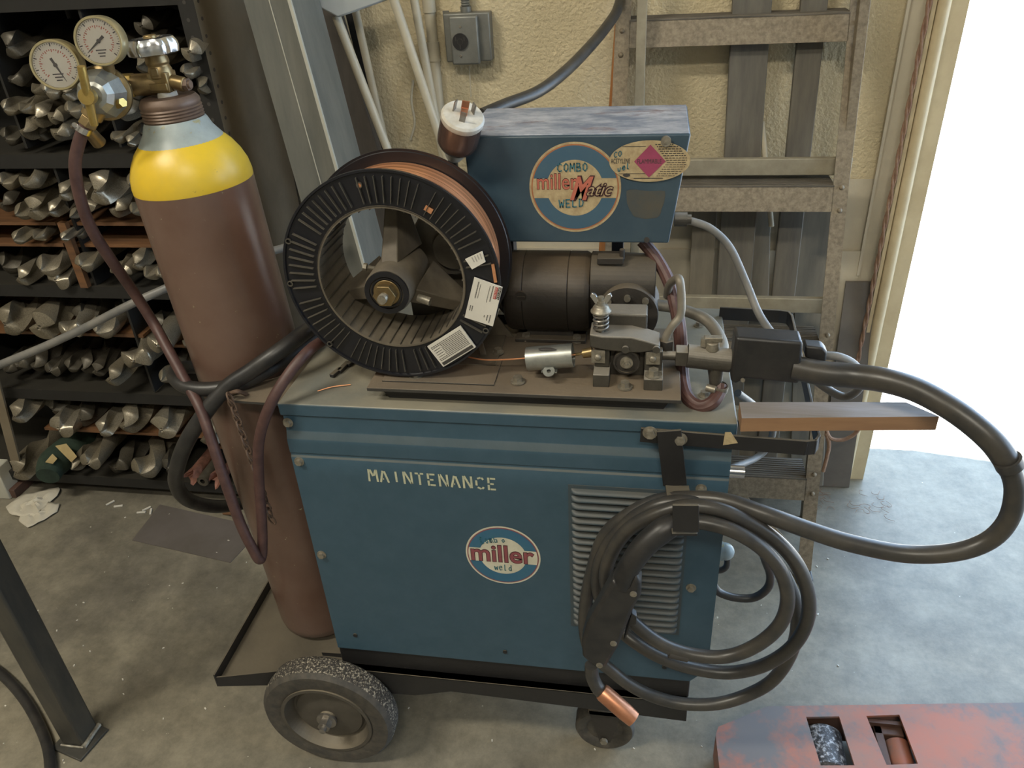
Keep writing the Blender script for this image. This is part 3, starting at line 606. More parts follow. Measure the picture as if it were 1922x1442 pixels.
# louvres: pressed ridges
lx0, lx1, lz0, lz1 = .436, .604, .378, .668; nL = 21; pit = (lz1-lz0)/nL
lv = MB(); lv.box((lx0-.004, yB-.0012, lz0-.004), (lx1+.004, yB+.001, lz1+.004))
for k in range(nL):
    z = lz1-(k+.5)*pit; hh = pit*.70; vs = []; nn = 8; ncol = 10
    for i in range(ncol+1):
        u_ = i/ncol; u_ = [0, .006, .018, .04, .07, .5, .93, .96, .982, .994, 1][i]; x = lx0+(lx1-lx0)*u_; e = min(1, min(u_, 1-u_)*14); e = math.sqrt(max(0, 1-(1-e)**2))
        for j in range(nn+1):
            a = j/nn; zz = z+hh*(a-.5)*2*.5*2*(.5+.5*e)*.5; prof_ = sin(pi*min(1, a*.62+.0))*.009*e if a < .97 else 0
            prof_ = .0095*e*(math.sin(pi*(1-a))**.6 if 0 < a < 1 else 0)*(1-.25*a)
            vs.append((x, yB-.001-prof_, z+hh*(a-.5)))
    fs = []
    for i in range(ncol):
        for j in range(nn): q = i*(nn+1)+j; fs.append((q, q+nn+1, q+nn+2, q+1))
    lv.add(vs, fs)
part('louvre_panel', lv, 'louvre', ps, label='dusty pressed louvre vents')
# stencil and decal
sm = MB(); U0 = at(692, 903, y=yB); U1 = at(937, 921, y=yB); Ud = (U1-U0).normalized()
SW = .0033; chars = 'MAINTENANCE'; cw = (U1-U0).length/11; hh = .0235
bars = {'M': [((.02, 0), (.08, 1)), ((.2, .98), (.42, .45)), ((.5, .5), (.72, .98)), ((.78, 0), (.76, 1))], 'A': [((0, 0), (.3, .95)), ((.42, .92), (.72, 0)), ((.25, .28), (.32, .28))], 'I': [((.4, .1), (.4, .95))],
        'N': [((.05, 0), (.05, 1)), ((.12, 1), (.66, .05)), ((.72, .05), (.72, 1))], 'T': [((0, .93), (.3, .93)), ((.46, .93), (.76, .93)), ((.38, 0), (.38, .85))],
        'E': [((.1, 0), (.1, .42)), ((.1, .55), (.1, 1)), ((.24, .93), (.7, .93)), ((.24, .5), (.55, .5)), ((.24, .07), (.7, .07))], 'C': [((.5, .97), (.2, .85)), ((.1, .72), (.1, .3)), ((.18, .16), (.5, .04)), ((.56, .95), (.72, .8)), ((.56, .05), (.72, .2))]}
for i, ch in enumerate(chars):
    for (ax_, az), (bx, bz) in bars[ch]:
        A_ = U0+Ud*cw*(i+.08+ax_*.95)+Z*hh*(az)+(-Y)*.0006+Z*(-.0); B_ = U0+Ud*cw*(i+.08+bx*.95)+Z*hh*bz+(-Y)*.0006
        D_ = (B_-A_).normalized(); P = D_.cross(-Y)*SW/2; sm.poly([A_+P, B_+P, B_-P, A_-P])
part('stencilled_lettering', sm, 'stencil', ps, label='faded yellow stencilled word')
def badge(mb, O, U, W, rx, ry, words_, band, rin):
    # 0 rim 1 thin ring 2 blue 3 field
    mb.m = 0; disc(mb, O, U, W, rx, ry, .0004); mb.m = 1; disc(mb, O, U, W, rx*.955, ry*.955, .0006); mb.m = 2; disc(mb, O, U, W, rx*.925, ry*.925, .0008)
    mb.m = 3; disc(mb, O, U, W, rx*rin, ry*rin, .0010)
    U = V(U).normalized(); W = V(W).normalized(); Nn = U.cross(W); t = math.asin(band); pts = []
    for k in range(9): a = -t+2*t*k/8; pts.append(V(O)+U*rx*.925*cos(a)+W*ry*.925*sin(a)+Nn*.00115)
    for k in range(9): a = pi-t+2*t*k/8; pts.append(V(O)+U*rx*.925*cos(a)+W*ry*.925*sin(a)+Nn*.00115)
    mb.poly(pts)
O = at(944, 1043, y=yB-.0); bd = MB(); U_, W_ = X, Z
rx = (at(1014, 1050, y=yB)-at(874, 1040, y=yB)).length/2; ry = (at(941, 990, y=yB)-at(947, 1097, y=yB)).length/2
badge(bd, O, U_, W_, rx, ry, None, .25, .63)
for mi, off in ((5, .035), (4, 0.012)):
    bd.m = mi; bd.text('miller', O+X*(-.84*rx)+Z*(-.21*ry), X, Z, 1.66*rx, .56*ry, offset=off, depth=.0013+(.0003 if mi == 4 else 0), bold=.0)
bd.m = 6; strokes(bd, 'Comb', O+X*(-.55*rx)+Z*(.37*ry), X+Z*.25, Z-X*.25, rx*.5, ry*.22, .0014, .0016); strokes(bd, 'o', O+X*(-.0*rx)+Z*(.48*ry), X, Z, rx*.12, ry*.16, .0014, .0016)
strokes(bd, 'weld', O+X*(-.25*rx)+Z*(-.50*ry), X, Z, rx*.5, ry*.2, .0014, .0016)
part('round_logo_decal', bd, ['white_decal', 'letter', 'decalblue', 'white_decal', 'letter', 'letterdark', 'teal'], ps, label='oval blue and white maker decal')
# base frame
bs = MB(); bs.box((.002, -.004, .212), (L-.03, D, .262)); part('base_channel', bs, 'black', ps, .002)
fr = MB(); zt_ = .214
fr.prism([V((-.03, -.018, zt_)), V((.632, -.018, zt_)), V((.632, -.018, .165)), V((.21, -.018, .180)), V((.14, -.018, .158)), V((-.03, -.018, .15))], (0, .02, 0))
fr.box((.0, -.018, zt_-.003), (.632, D, zt_)).box((.0, D-.02, .165), (.632, D, zt_))
part('frame_rail', fr, 'dustyblack', ps, .001)
# cylinder tray
tr = MB(); tc_ = [at(410, 1283, z=.205), V((-.232, .26, .205))]
xl = -.225; yf = -.066
tr.prism([V((xl, yf, .196)), V((-.03, -.017, .196)), V((.02, -.017, .196)), V((.02, .30, .196)), V((xl, .30, .196))], (0, 0, .004)); tray = part('cylinder_tray', tr, 'black', ps, label='dusty black steel cylinder tray')
tr = MB(); tr.prism([V((xl, yf, .214)), V((-.03, -.018, .214)), V((-.03, -.018, .165)), V((xl, yf, .19))], (0, .003, 0))
tr.box((xl, yf, .196), (xl+.003, .30, .222)).box((xl, .297, .196), (.0, .30, .225)); part('tray_lip', tr, 'black', tray)
# lid extension that holds the cylinder
fl = MB(); z_ = H-.004
pts = [at(523, 758, z=z_), at(438, 752, z=z_), at(432, 740, z=z_), V((-.068, .050, z_)), V((-.035, .075, z_)), V((-.012, .11, z_)), V((-.006, .30, z_)), V((.004, .30, z_))]
fl.prism(pts, (0, 0, -.004)); part('cylinder_bracket', fl, 'plate', ps, label='tan dusty notched cylinder bracket')
# chain
ch = MB()
def link(mb, c, d1, d2, a=.011, b=.006, r=.0016):
    d1 = V(d1).normalized(); d2 = V(d2).normalized(); mb.tube([V(c)+d1*a*cos(t)+d2*b*sin(t) for t in [2*pi*k/10 for k in range(10)]], r, 6, 2, closed=True)
p = at(440, 742, z=H+.002); ch.tube([at(430, 740, z=H+.004), at(445, 735, z=H+.012), at(462, 740, z=H-.002)], .0035, 8)
for k in range(18):
    yy = -.012; c_ = at(432+k*4.6, 748+k*13.4, y=-.005); link(ch, c_, (0.25, 0, -1), (1, 0, 0) if k % 2 else (0, 1, 0), .010, .005)
part('safety_chain', ch, 'rustbrown', ps)
# wheels
def wheel(c, R, w, big=True):
    ty = MB(); prof = [(R*.66, 0), (R*.72, -.004), (R*.93, -.004), (R*.985, .004), (R, .012), (R, w-.012), (R*.985, w-.004), (R*.93, w+.002), (R*.66, w)]
    ty.lathe(prof, c, Y, 72); n_ = len(prof)
    for i in range(len(ty.f)): ty.mi[i] = 1 if (i % (n_-1)) in (3, 4, 5) else 0
    t = part('wheel', ty, ['tyre', 'tread'], ps, label='grit-covered black rubber wheel' if big else None)
    rm = MB(); rm.lathe([(0, -.002), (R*.12, -.002), (R*.13, .006), (R*.5, .012), (R*.53, .018), (R*.56, .018), (R*.62, .004), (R*.64, -.005), (R*.69, -.005), (R*.69, 0)], c, Y, 64)
    part('rim', rm, 'rim', t)
    nt = MB().cyl(c-Y*.004, c+Y*.0, R*.15, R*.15, 24).hexa(c-Y*.018, Y, R*.095, .014).cyl(c-Y*.026, c-Y*.014, R*.05, R*.05, 14)
    part('axle_nut', nt, 'steel', t, label='worn steel axle nut')
wheel(V((-.021, -.066, .127)), .127, .044)
wheel(V((-.021, D+.012, .127)), .127, .044)
part('axle', MB().cyl((-.021, -.045, .127), (-.021, D+.03, .127), .008), 'steel', ps)
part('axle_strut', MB().bar((-.028, .02, .21), (-.024, .02, .13), X, .04, .006).bar((-.028, .32, .21), (-.024, .32, .13), X, .04, .006), 'black', ps)
def caster(x, y, R):
    fk = MB(); fk.box((x-.03, y-.022, .150), (x+.045, y+.06, .166)).cyl((x+.01, y+.02, .12), (x+.01, y+.02, .155), .014)
    fk.prism([V((x-.028, y-.022, .13)), V((x+.03, y-.022, .13)), V((x+.012, y-.022, R-.01)), V((x-.008, y-.022, R-.01))], (0, .003, 0))
    fk.prism([V((x-.028, y+.042, .13)), V((x+.03, y+.042, .13)), V((x+.012, y+.042, R-.01)), V((x-.008, y+.042, R-.01))], (0, .003, 0))
    fk.box((x-.03, y-.022, .124), (x+.032, y+.045, .13))
    f_ = part('caster_fork', fk, 'gear', ps)
    w_ = MB().lathe([(0, -.0), (R*.25, 0), (R*.6, .004), (R*.7, .0), (R*.93, -.002), (R, .004), (R, .03), (R*.93, .036), (0, .036)], (x, y-.004, R), Y, 48)
    part('caster_wheel', w_, 'tyre', f_); part('caster_bolt', MB().hexa((x, y-.025, R), -Y, .007, .006), 'bolt', f_)
caster(.488, .028, .056); caster(.488, D-.05, .056)
# push handle: flat bar bent in a U round the right end, and hook bracket
hb = MB(); hz = .779; hw = .022
def flat(mb, pts, h, t):       # vertical flat bar along a horizontal path
    for a, b_ in zip(pts, pts[1:]):
        a, b_ = V(a), V(b_); d = (b_-a).normalized(); mb.bar(a-d*t*.5, b_+d*t*.5, Z, h, t)
f0 = at(1212, 810, y=-.018); f1 = at(1538, 848, y=-.018)
pts = [V((f0.x-.005, -.017, .772)), V((.60, -.017, .769)), V((.752, -.018, .764)), V((.764, -.015, .764)), V((.770, -.004, .764)), V((.772, .15, .778)), V((.772, .30, .792)), V((.768, .312, .793)), V((.755, .316, .793)), V((.66, .318, .795))]
flat(hb, pts, .023, .004); hnd = part('push_handle', hb, 'black', ps, .0008, label='black flat-bar push handle with scraped paint')
part('paint_patch', MB().prism([at(1361, 812, y=-.0205), at(1372, 812, y=-.0205), at(1385, 832, y=-.0205), at(1357, 836, y=-.0205)], (0, .0008, 0)), 'cream', hnd)
for px, py in [(1220, 812), (1276, 824)]: part('handle_bolt', MB().bolt(at(px, py, y=-.021), -Y, .007, .006), 'bolt', hnd)
hk = MB(); ho = [(at(1278, 808, y=-.024)), V((.583, -.024, .70)), V((.588, -.026, .688)), V((.592, -.07, .690)), V((.594, -.106, .690))]
hk.bar(V((.572, -.0225, .785)), V((.585, -.0225, .692)), X, .033, .004)
hk.bar(V((.588, -.0225, .690)), V((.596, -.125, .692)), X, .033, .004)
a_ = at(1286, 950, y=-.125); c_ = at(1289, 1005, y=-.125)
hk.bar(V((.594, -.127, a_.z+.004)), V((.597, -.127, a_.z-.040)), X, .033, .004)
part('cable_hook', hk, 'black', ps, .0008, label='black bent strap hook')
kn = at(1393, 885, x=L+.02); kn = at(1378, 885, y=.06); part('side_knob', MB().cyl(V((L-.006, .06, kn.z)), V((L+.026, .06, kn.z)), .0095, .0095, 24), 'chrome', ps, label='chrome side peg')
lz = at(1370, 1036, y=.10).z; mb = MB().cyl((L-.004, .10, lz), (L+.014, .10, lz), .016).sphere((L+.018, .10, lz), .015, 16, 8)
part('cable_lug', mb, 'greypaint', ps)
mb = MB().tube([(L-.02, .10, lz-.035), (L+.006, .10, lz-.045), (L+.022, .10, lz-.035), (L+.022, .10, lz-.008)], .0055, 10)
part('lug_cable', mb, 'cable', ps)
# lid bolts
for px, py in [(1312, 612), (1322, 743), (501, 704), (662, 663)]: part('lid_bolt', MB().bolt(at(px, py, z=H), Z, .006, .006), 'bolt', ps)

# batten resting on the handle
Q = [at(1385, 785, z=.812), at(1763, 782, z=.812), at(1700, 755, z=.812), at(1385, 755, z=.812)]
Q[0].x = Q[3].x = L+.0012; mb = MB(); zb_ = .791
mb.prism(Q, (0, 0, zb_-.812)); mb.mi = [0 if abs(max(mb.v[i].z for i in f)-min(mb.v[i].z for i in f)) < 1e-5 else 1 for f in mb.f]
solo('wooden_batten', mb, ['batten', 'battenside'], 'grey weathered wooden batten with a slanted end, lying across the push handle', 'batten')

# ================================================================== wire feeder standing on the lid
PZ = .817
wf = thing('wire_feeder', (.37, .15, H), 'black wire feeder with motor and blue control box bolted on the welder lid', 'wire feeder')
mb = MB().box((.140, .004, PZ-.006), (.587, .215, PZ)); bp = part('base_plate', mb, 'plate', wf, .001)
mb = MB(); mb.prism([V((.150, .022, PZ-.006)), V((.577, .022, PZ-.006)), V((.565, .022, H)), V((.165, .022, H))], (0, .18, 0)); part('base_channel', mb, 'black', bp, .001)
part('raised_strip', MB().box((.158, .022, PZ), (.325, .10, PZ+.0025)), 'plate', bp, .0006)
for px, py in [(780, 707), (972, 717), (1173, 727), (988, 636), (1083, 640)]:
    p = at(px, py, z=PZ+.001); part('plate_bolt', MB().cyl(p, p+Z*.002, .0105, .0105, 20).hexa(p+Z*.002, Z, .0068, .007), 'bolt', bp)
# motor
my, mz, mr = .20, .886, .062
mb = MB().lathe([(0, 0), (mr-.012, 0), (mr-.003, .004), (mr, .010), (mr, .030), (mr-.001, .031), (mr, .032), (mr, .098), (mr-.001, .099), (mr, .1), (mr, .124), (mr-.004, .131), (mr-.016, .134), (0, .134)], (.320, my, mz), X, 64)
mo = part('motor', mb, 'motor', wf)
p = at(978, 556, y=my-.058); part('brush_cap', MB().cyl(p+Y*.01, p-Y*.003, .0085, .0085, 24).box(p+V((-.006, -.0045, -.001)), p+V((.006, -.003, .001))), 'motor', mo)
mb = MB().box((.352, my-.03, PZ), (.425, my+.035, PZ+.02)).box((.335, my-.045, PZ), (.445, my-.012, PZ+.006)); part('motor_foot', mb, 'gear', mo, .001)
# gearbox
gy = .165
mb = MB().cyl((.452, gy+.03, .905), (.548, gy+.03, .905), .046, .043, 40).box((.458, gy+.0, .822), (.545, gy+.07, .90))
mb.cyl((.508, gy+.03, .877), (.508, gy-.025, .877), .047, .044, 40)
gb = part('gearbox', mb, 'gear', wf, .0015)
mb = MB().cyl((.508, gy-.025, .877), (.508, gy-.030, .877), .046, .045, 48).lathe([(.02, 0), (.023, .004), (.014, .007), (0, .007)], (.508, gy-.030, .868), -Y, 32)
gc = part('gear_cover', mb, 'gear', gb)
for a in (radians(138), radians(45), radians(90)):
    rr = .037 if a != radians(90) else .030
    p = V((.508+rr*cos(a), gy-.030, .877+rr*sin(a))); part('cover_bolt', MB().cyl(p, p-Y*.006, .0048, .0048, 16), 'bolt', gb)
mb = MB().box((.462, gy+.0, .945), (.50, gy+.03, .955)).cyl((.498, gy+.01, .95), (.498, gy+.01, .966), .004); part('breather', mb, 'gear', gb, .001)
# drive roll housing
hy = .048
def pxprism(mb, pxs, y, dy): return mb.prism([at(*p, y=y) for p in pxs], (0, dy, 0))
fx = lambda px: at(px, 690, y=hy).x
mb = MB()
mb.box((.4655, .030, PZ), (.4885, .075, PZ+.020)).box((.4665, .052, PZ+.02), (.4875, .085, .866))
mb.box((.536, .026, PZ), (.5620, .075, PZ+.018)).box((.536, .050, PZ+.018), (.5605, .085, .866))
mb.box((.4875, .066, PZ), (.536, .090, .868))
hs = part('roll_housing', mb, 'cast', wf, .0012)
p = V((.549, .038, PZ+.018)); part('housing_bolt', MB().cyl(p, p+Z*.0015, .012, .012, 22).hexa(p+Z*.0015, Z, .0075, .008), 'bolt', hs)
arm = MB(); ay0 = .046
pxs = [(1106.5, 628), (1130, 632), (1185, 633.6), (1212.8, 640.6), (1239, 649), (1239, 657), (1204, 663), (1180, 663), (1135, 658), (1107, 652)]
arm.prism([at(*p, y=ay0) for p in pxs], (0, .040, 0)); ar = part('pressure_arm', arm, 'cast', hs, .002)
part('arm_block', MB().box((.476, .082, .866), (.538, .118, .906)), 'cast', hs, .003)
for px, py in [(1174, 655), (1232, 655)]: p = at(px, py, y=ay0); part('arm_pin', MB().cyl(p, p-Y*.004, .0052, .0052, 18), 'cast', ar)
for px, py in [(1122, 671), (1225, 674)]:
    p = at(px, py, y=.046); part('guide_screw', MB().box(p+V((-.009, .0, -.009)), p+V((.010, .004, .010))).sphere(p, .0052, 14, 8, (1, .8, 1)), 'bolt', hs)
p = at(1176, 680, y=.050); mb = MB().cyl(p+Y*.016, p, .0185, .0185, 36).lathe([(.0175, 0), (.0185, 0), (.0185, .002), (.0160, .002), (.0160, 0)], p, -Y, 36)
dr = part('drive_roll', mb, 'gear', hs); part('roll_nut', MB().cyl(p, p-Y*.003, .009, .009, 20).hexa(p-Y*.003, -Y, .0062, .005).cyl(p-Y*.008, p-Y*.012, .0032, .0032, 12), 'bolt', dr)
sp_o = at(1128, 618, y=.062); sp_o.z = at(1128, 618, y=.055).z-.004
mb = MB(); P = []
zb0 = .889
for i in range(4*14+1): a = 2*pi*i/14; P.append(V((sp_o.x+.0098*cos(a), .060+.0098*sin(a), zb0+.0035+.0062*i/14)))
mb.tube(P, .0017, 8, smooth=False); sp_ = part('pressure_spring', mb, 'steel', ar)
c_ = V((sp_o.x, .060, zb0)); mb = MB().lathe([(0, .030), (.0125, .030), (.0142, .0315), (.0142, .0335), (.0125, .035), (.011, .0385), (.0095, .0405), (.006, .042), (.006, .048), (0, .048)], c_, Z, 30)
mb.cyl(c_, c_+Z*.054, .0042, .0042, 16); part('tension_cup', mb, 'bolt', ar)
mb = MB()
for s_ in (-1, 1): mb.prism([c_+V((s_*.003, -.002, .042)), c_+V((s_*.008, -.002, .044)), c_+V((s_*.0150, -.002, .055)), c_+V((s_*.0125, -.002, .060)), c_+V((s_*.0070, -.002, .057)), c_+V((s_*.003, -.002, .050))], (0, .005, 0))
part('wing_nut', mb, 'brightsteel', ar, .0006)
# inlet guide tube
g0, g1 = at(990, 674, y=.052), at(1076, 667, y=.052); gr = .0172; gm = MB()
ax = (g1-g0).normalized(); gm.lathe([(gr, 0), (gr, (g1-g0).length), (gr-.0015, (g1-g0).length), (gr-.0015, 0), (gr, 0)], g0, ax, 40)
gt = part('wire_guide', gm, 'nickel', wf, label='short pale metal wire guide sleeve')
gc_ = (g0+g1)/2; part('guide_slot', MB().sphere(gc_+V((-.001, -.006, .0163)), .010, 18, 8, (1.5, .45, .12)), 'ink', gt)
part('guide_clip', MB().lathe([(.003, 0), (.0085, 0), (.0085, .002), (.003, .002), (.003, 0)], gc_+V((.0, -.019, -.013)), V((0, -.5, .8)), 20).box(gc_+V((-.011, -.018, -.0155)), gc_+V((.011, -.010, -.0135))), 'nickel', gt)
part('inlet_tip', MB().cyl(at(1094, 664, y=.06), at(1112, 661, y=.06), .0065, .0075, 16).cyl(at(1076, 666, y=.06), at(1100, 663, y=.06), .0022, .0022, 8), 'brass', hs)
# outlet adapter
o0 = at(1240, 667, y=.06); mb = MB().cyl(o0, at(1272, 668, y=.06), .0065, .0065, 18); part('outlet_stub', mb, 'cast', wf)
a0, a1 = at(1268, 667, y=.058), at(1291, 668, y=.058); part('outlet_block', MB().bar(a0, a1, Y, .022, .022), 'cast', wf, .001)
a0, a1 = at(1290, 668, y=.056), at(1371, 677, y=.056)
mb = MB().cyl(a0, a1, .0165, .0165, 32).cyl(a1-(a1-a0).normalized()*.02, a1-(a1-a0).normalized()*.02+V((.003, -.002, -.040)), .0125, .0085, 24)
ga = part('gun_adapter', mb, 'cast', wf)
p = at(1336, 656, y=.056); part('adapter_screw', MB().cyl(p, p+Z*.012, .010, .009, 20).prism([p+V((-.011, -.003, .012)), p+V((.013, -.003, .012)), p+V((.013, -.003, .019)), p+V((-.011, -.003, .019))], (0, .010, 0)), 'bolt', ga, .001)
p = at(1322, 649, y=.056); part('adapter_screw', MB().hexa(p, Z, .006, .012), 'bolt', ga)
# spool support
mb = MB(); m0 = V((.188, .175, .960))
mb.prism([V((.17, .17, PZ)), V((.33, .17, PZ)), V((.215, .17, .985)), V((.165, .17, .985))], (0, .005, 0))
ss = part('spool_bracket', mb, 'hub', wf, .001, label='tan dusty spool bracket')
part('bracket_foot', MB().box((.235, .075, PZ), (.318, .175, PZ+.004)).prism([V((.290, .10, PZ+.004)), V((.300, .10, PZ+.004)), V((.262, .172, PZ+.085)), V((.252, .172, PZ+.085))], (0, .0, 0.004)), 'hub', ss, .001)
p = at(935, 662, z=PZ+.004); part('foot_bolt', MB().bolt(p, Z, .006, .006), 'bolt', ss)
hc = V((.1860, .03, .961))            # spindle axis point
mb = MB().cyl(hc+Y*.02, hc+Y*.145, .0105, .0105, 20); spn = part('spindle', mb, 'steel', ss)
# brake disc and loops behind
mb = MB().lathe([(.018, 0), (.052, 0), (.055, .004), (.052, .008), (.018, .008)], V((.245, .150, .985)), Y, 40).lathe([(.0, 0), (.03, 0), (.032, .006), (0, .006)], V((.252, .142, .975)), Y, 36)
part('brake_disc', mb, 'hub', ss)
# control box
bz0, bz1 = .977, 1.131; by = .17; bt = 1.134
box = MB(); fx0 = .275
F4 = [V((fx0, by, bz1)), V((at(1297, 252, y=by).x, by, bz1)), V((at(1255, 457, y=by).x, by, bz0)), V((fx0+.006, by, bz0))]
box.prism(F4, (0, .17, 0)); cb = part('control_box', box, 'bluebox', wf, .0025)
tp = MB().box((fx0+.002, by+.004, bz1-.002), (F4[1].x-.002, by+.168, bz1+.0015)); part('box_top', tp, 'boxtop', cb, .001, label='worn scratched blue-grey top of the control box')
part('box_support', MB().box((.478, by+.10, PZ), (.496, by+.13, bz0)).box((.30, by+.10, PZ), (.32, by+.13, bz0)).box((.29, by+.08, H), (.54, by+.14, PZ)), 'black', cb)
# big round decal: rim cream, ring orange, blue, field cream, lettering
O = at(1079, 353, y=by); rr = (at(1165, 353, y=by)-at(993, 353, y=by)).length/2; dm = MB()
badge(dm, O, X, Z, rr, rr, None, .235, .62)
for mi, off, dz in ((5, .03, 0), (4, .008, .0004)):
    dm.m = mi; dm.text('miller', O+X*(-.82*rr)+Z*(-.02*rr), X, Z, .87*rr, .34*rr, offset=off, depth=.0013+dz)
for mi, off, dz, sh_ in ((5, .05, .0006, (.016, -.0)), (4, .015, .0010, (0, 0))):
    dm.m = mi; dm.text('M', O+X*((-.10+sh_[0])*rr)+Z*((-.25+sh_[1])*rr), X, Z, .50*rr, .50*rr, shear=.45, offset=off, depth=.0013+dz, bold=.02)
for mi, off, dz in ((5, .045, .0012), (3, -.02, .0015)):
    dm.m = mi; dm.text('atic', O+X*(.26*rr)+Z*(-.16*rr), X, Z, .57*rr, .27*rr, shear=.4, offset=off, depth=.0013+dz, bold=.012)
dm.m = 6; strokes(dm, 'COMBO', O+X*(-.37*rr)+Z*(.37*rr), X+Z*.02, Z, .68*rr, .17*rr, .0016, .0020); strokes(dm, 'WELD', O+X*(-.35*rr)+Z*(-.43*rr), X+Z*.05, Z, .58*rr, .17*rr, .0016, .0020)
part('round_logo_decal', dm, ['cream', 'orange_ring', 'decalblue2', 'cream', 'letter2', 'letterdark', 'teal'], cb, label='large round cream and blue maker decal')
O2 = at(1219, 302, y=by); r2x = (at(1295, 303, y=by)-at(1143, 303, y=by)).length/2; r2y = .52*r2x; am = MB(); K = V((0, -.0022, 0))
O2 = O2-Y*.0022
disc(am, O2, X, Z, r2x, r2y, 0); am.m = 1
for q, w_ in ((0.70, 0), (-.60, 0)):
    am.box(O2+V((-r2x*math.sqrt(1-q*q)*.95, -.0004, r2y*q)), O2+V((-r2x*.1, -.0002, r2y*q+.0006)))
am.text('ACETYLENE', O2+X*(-.96*r2x)+Z*(-.09*r2y), X, Z, .48*r2x, .24*r2y, depth=.0005, bold=.01)
rnd = random.Random(3)
for j in range(15):
    z = .78-.107*j
    if z < -.86: break
    half = math.sqrt(max(0, 1-z*z)); xa = .12+.32*max(0, 1-abs(z+.05)/.85) if z > -.75 else -.4; xb = half*.92
    x = xa
    while x < xb-.02:
        w_ = rnd.uniform(.03, .09); am.box(O2+V((x*r2x, -.0005, z*r2y)), O2+V((min(x+w_, xb)*r2x, -.0002, z*r2y+(.0011 if j < 6 else .0007)))); x += w_+.022
am.box(O2+V((-.38*r2x*1.0, -.0005, -.84*r2y)), O2+V((.35*r2x, -.0002, -.84*r2y+.0009)))
disc(am, O2+X*(-.56*r2x)+Z*(-.66*r2y), X, Z, .09*r2x, .09*r2y, .0006)
am.m = 2; am.poly([O2+V((.0+.01*r2x, -.0007, .80*r2y)), O2+V((-.38*r2x, -.0007, 0)), O2+V((-.0*r2x, -.0007, -.78*r2y)), O2+V((.40*r2x, -.0007, .0))]); 
am.m = 1; am.text('FLAMMABLE', O2+X*(-.30*r2x)+Z*(-.10*r2y), X, Z, .60*r2x, .22*r2y, depth=.0010)
am.m = 3; strokes(am, 'CO', O2+X*(-.88*r2x)+Z*(.20*r2y), X+Z*.2, Z, .22*r2x, .26*r2y, .0012, .0012); strokes(am, 'uel', O2+X*(-.78*r2x)+Z*(-.48*r2y), X+Z*.3, Z, .34*r2x, .26*r2y, .0014, .0012)
am.mi = am.mi; 
fix = part('oval_hazard_decal', am, ['cream', 'ink', 'magenta', 'teal'], cb, label='oval gas warning decal with a magenta diamond')
p = at(1250, 264, y=by); part('cap_screw', MB().cyl(p, p-Y*.006, .0068, .0068, 20).cyl(p-Y*.006, p-Y*.007, .003, .003, 6), 'bolt', cb)
p = at(1214, 450, y=by); part('box_screw', MB().cyl(p, p-Y*.002, .004, .004, 14), 'ink', cb)
O3 = at(1212, 381, y=by); mb = MB(); random.seed(4); pts = []
for k in range(20): a = 2*pi*k/20; rr_ = 1+.12*sin(3*a)+random.uniform(-.06, .06); q_ = (abs(cos(a))**.5*(1 if cos(a) > 0 else -1), abs(sin(a))**.5*(1 if sin(a) > 0 else -1)); pts.append(O3+V((.026*rr_*q_[0], -.0003, .020*rr_*q_[1])))
mb.poly(pts); part('glue_residue', mb, 'residue', cb, label='dark patch left by a missing sticker')
p = at(1279, 412, y=by+.03); part('cable_gland', MB().cyl(p-X*.01, p+X*.008, .010, .010, 20).cyl(p+X*.008, p+X*.014, .007, .007, 16), 'cast', cb)
# bent steel rod and grey sleeve loop on the plate
mb = MB().tube([at(1250, 650, y=.07), at(1251, 632, y=.07), at(1262, 612, y=.07), at(1277, 592, y=.075), at(1279, 560, y=.08), at(1276, 528, y=.085), at(1270, 523, y=.10), at(1256, 536, y=.13), at(1252, 556, y=.15)], .0058, 12)
rod = part('bent_rod', mb, 'tubegal', wf); p = at(1250, 652, y=.07); part('rod_nut', MB().hexa(p-Z*.004, Z, .0105, .016), 'gear', rod)
mb = MB().tube([at(1228, 572, y=.17), at(1262, 577, y=.17), at(1300, 588, y=.165), at(1330, 604, y=.15), at(1350, 632, y=.12), at(1356, 655, y=.10), at(1345, 668, y=.085)], .0088, 14)
part('grey_sleeve', mb, 'tubegal', wf)
# braided hose
solo('gas_hose_red', MB(), 'braid') if False else None
P = [(1205, 452, .20), (1232, 485, .19), (1256, 530, .16), (1268, 575, .13), (1276, 620, .10), (1279, 670, .10), (1282, 712, .08), (1290, 745, .045), (1312, 763, .03), (1335, 757, .03), (1349, 738, .045), (1352, 722, .054)]
solo('ribbed_hose', MB().tube([at(a, b_, y=c_) for a, b_, c_ in P], .0092, 24, 8, rib=.035), 'braid', 'red ribbed rubber hose looping from the blue box to the gun adapter', 'hose')
p = at(1351, 728, y=.05); mb = MB().lathe([(.0098, -.004), (.0115, -.004), (.0115, .005), (.0098, .005)], p, V((.1, -.1, 1)), 24).cyl(p+V((-.018, -.004, .002)), p+V((-.006, -.010, .002)), .0055, .0055, 16)
solo('hose_clamp', mb, 'bolt', 'worm-drive clamp on the red ribbed hose under the gun adapter', 'hose clamp')

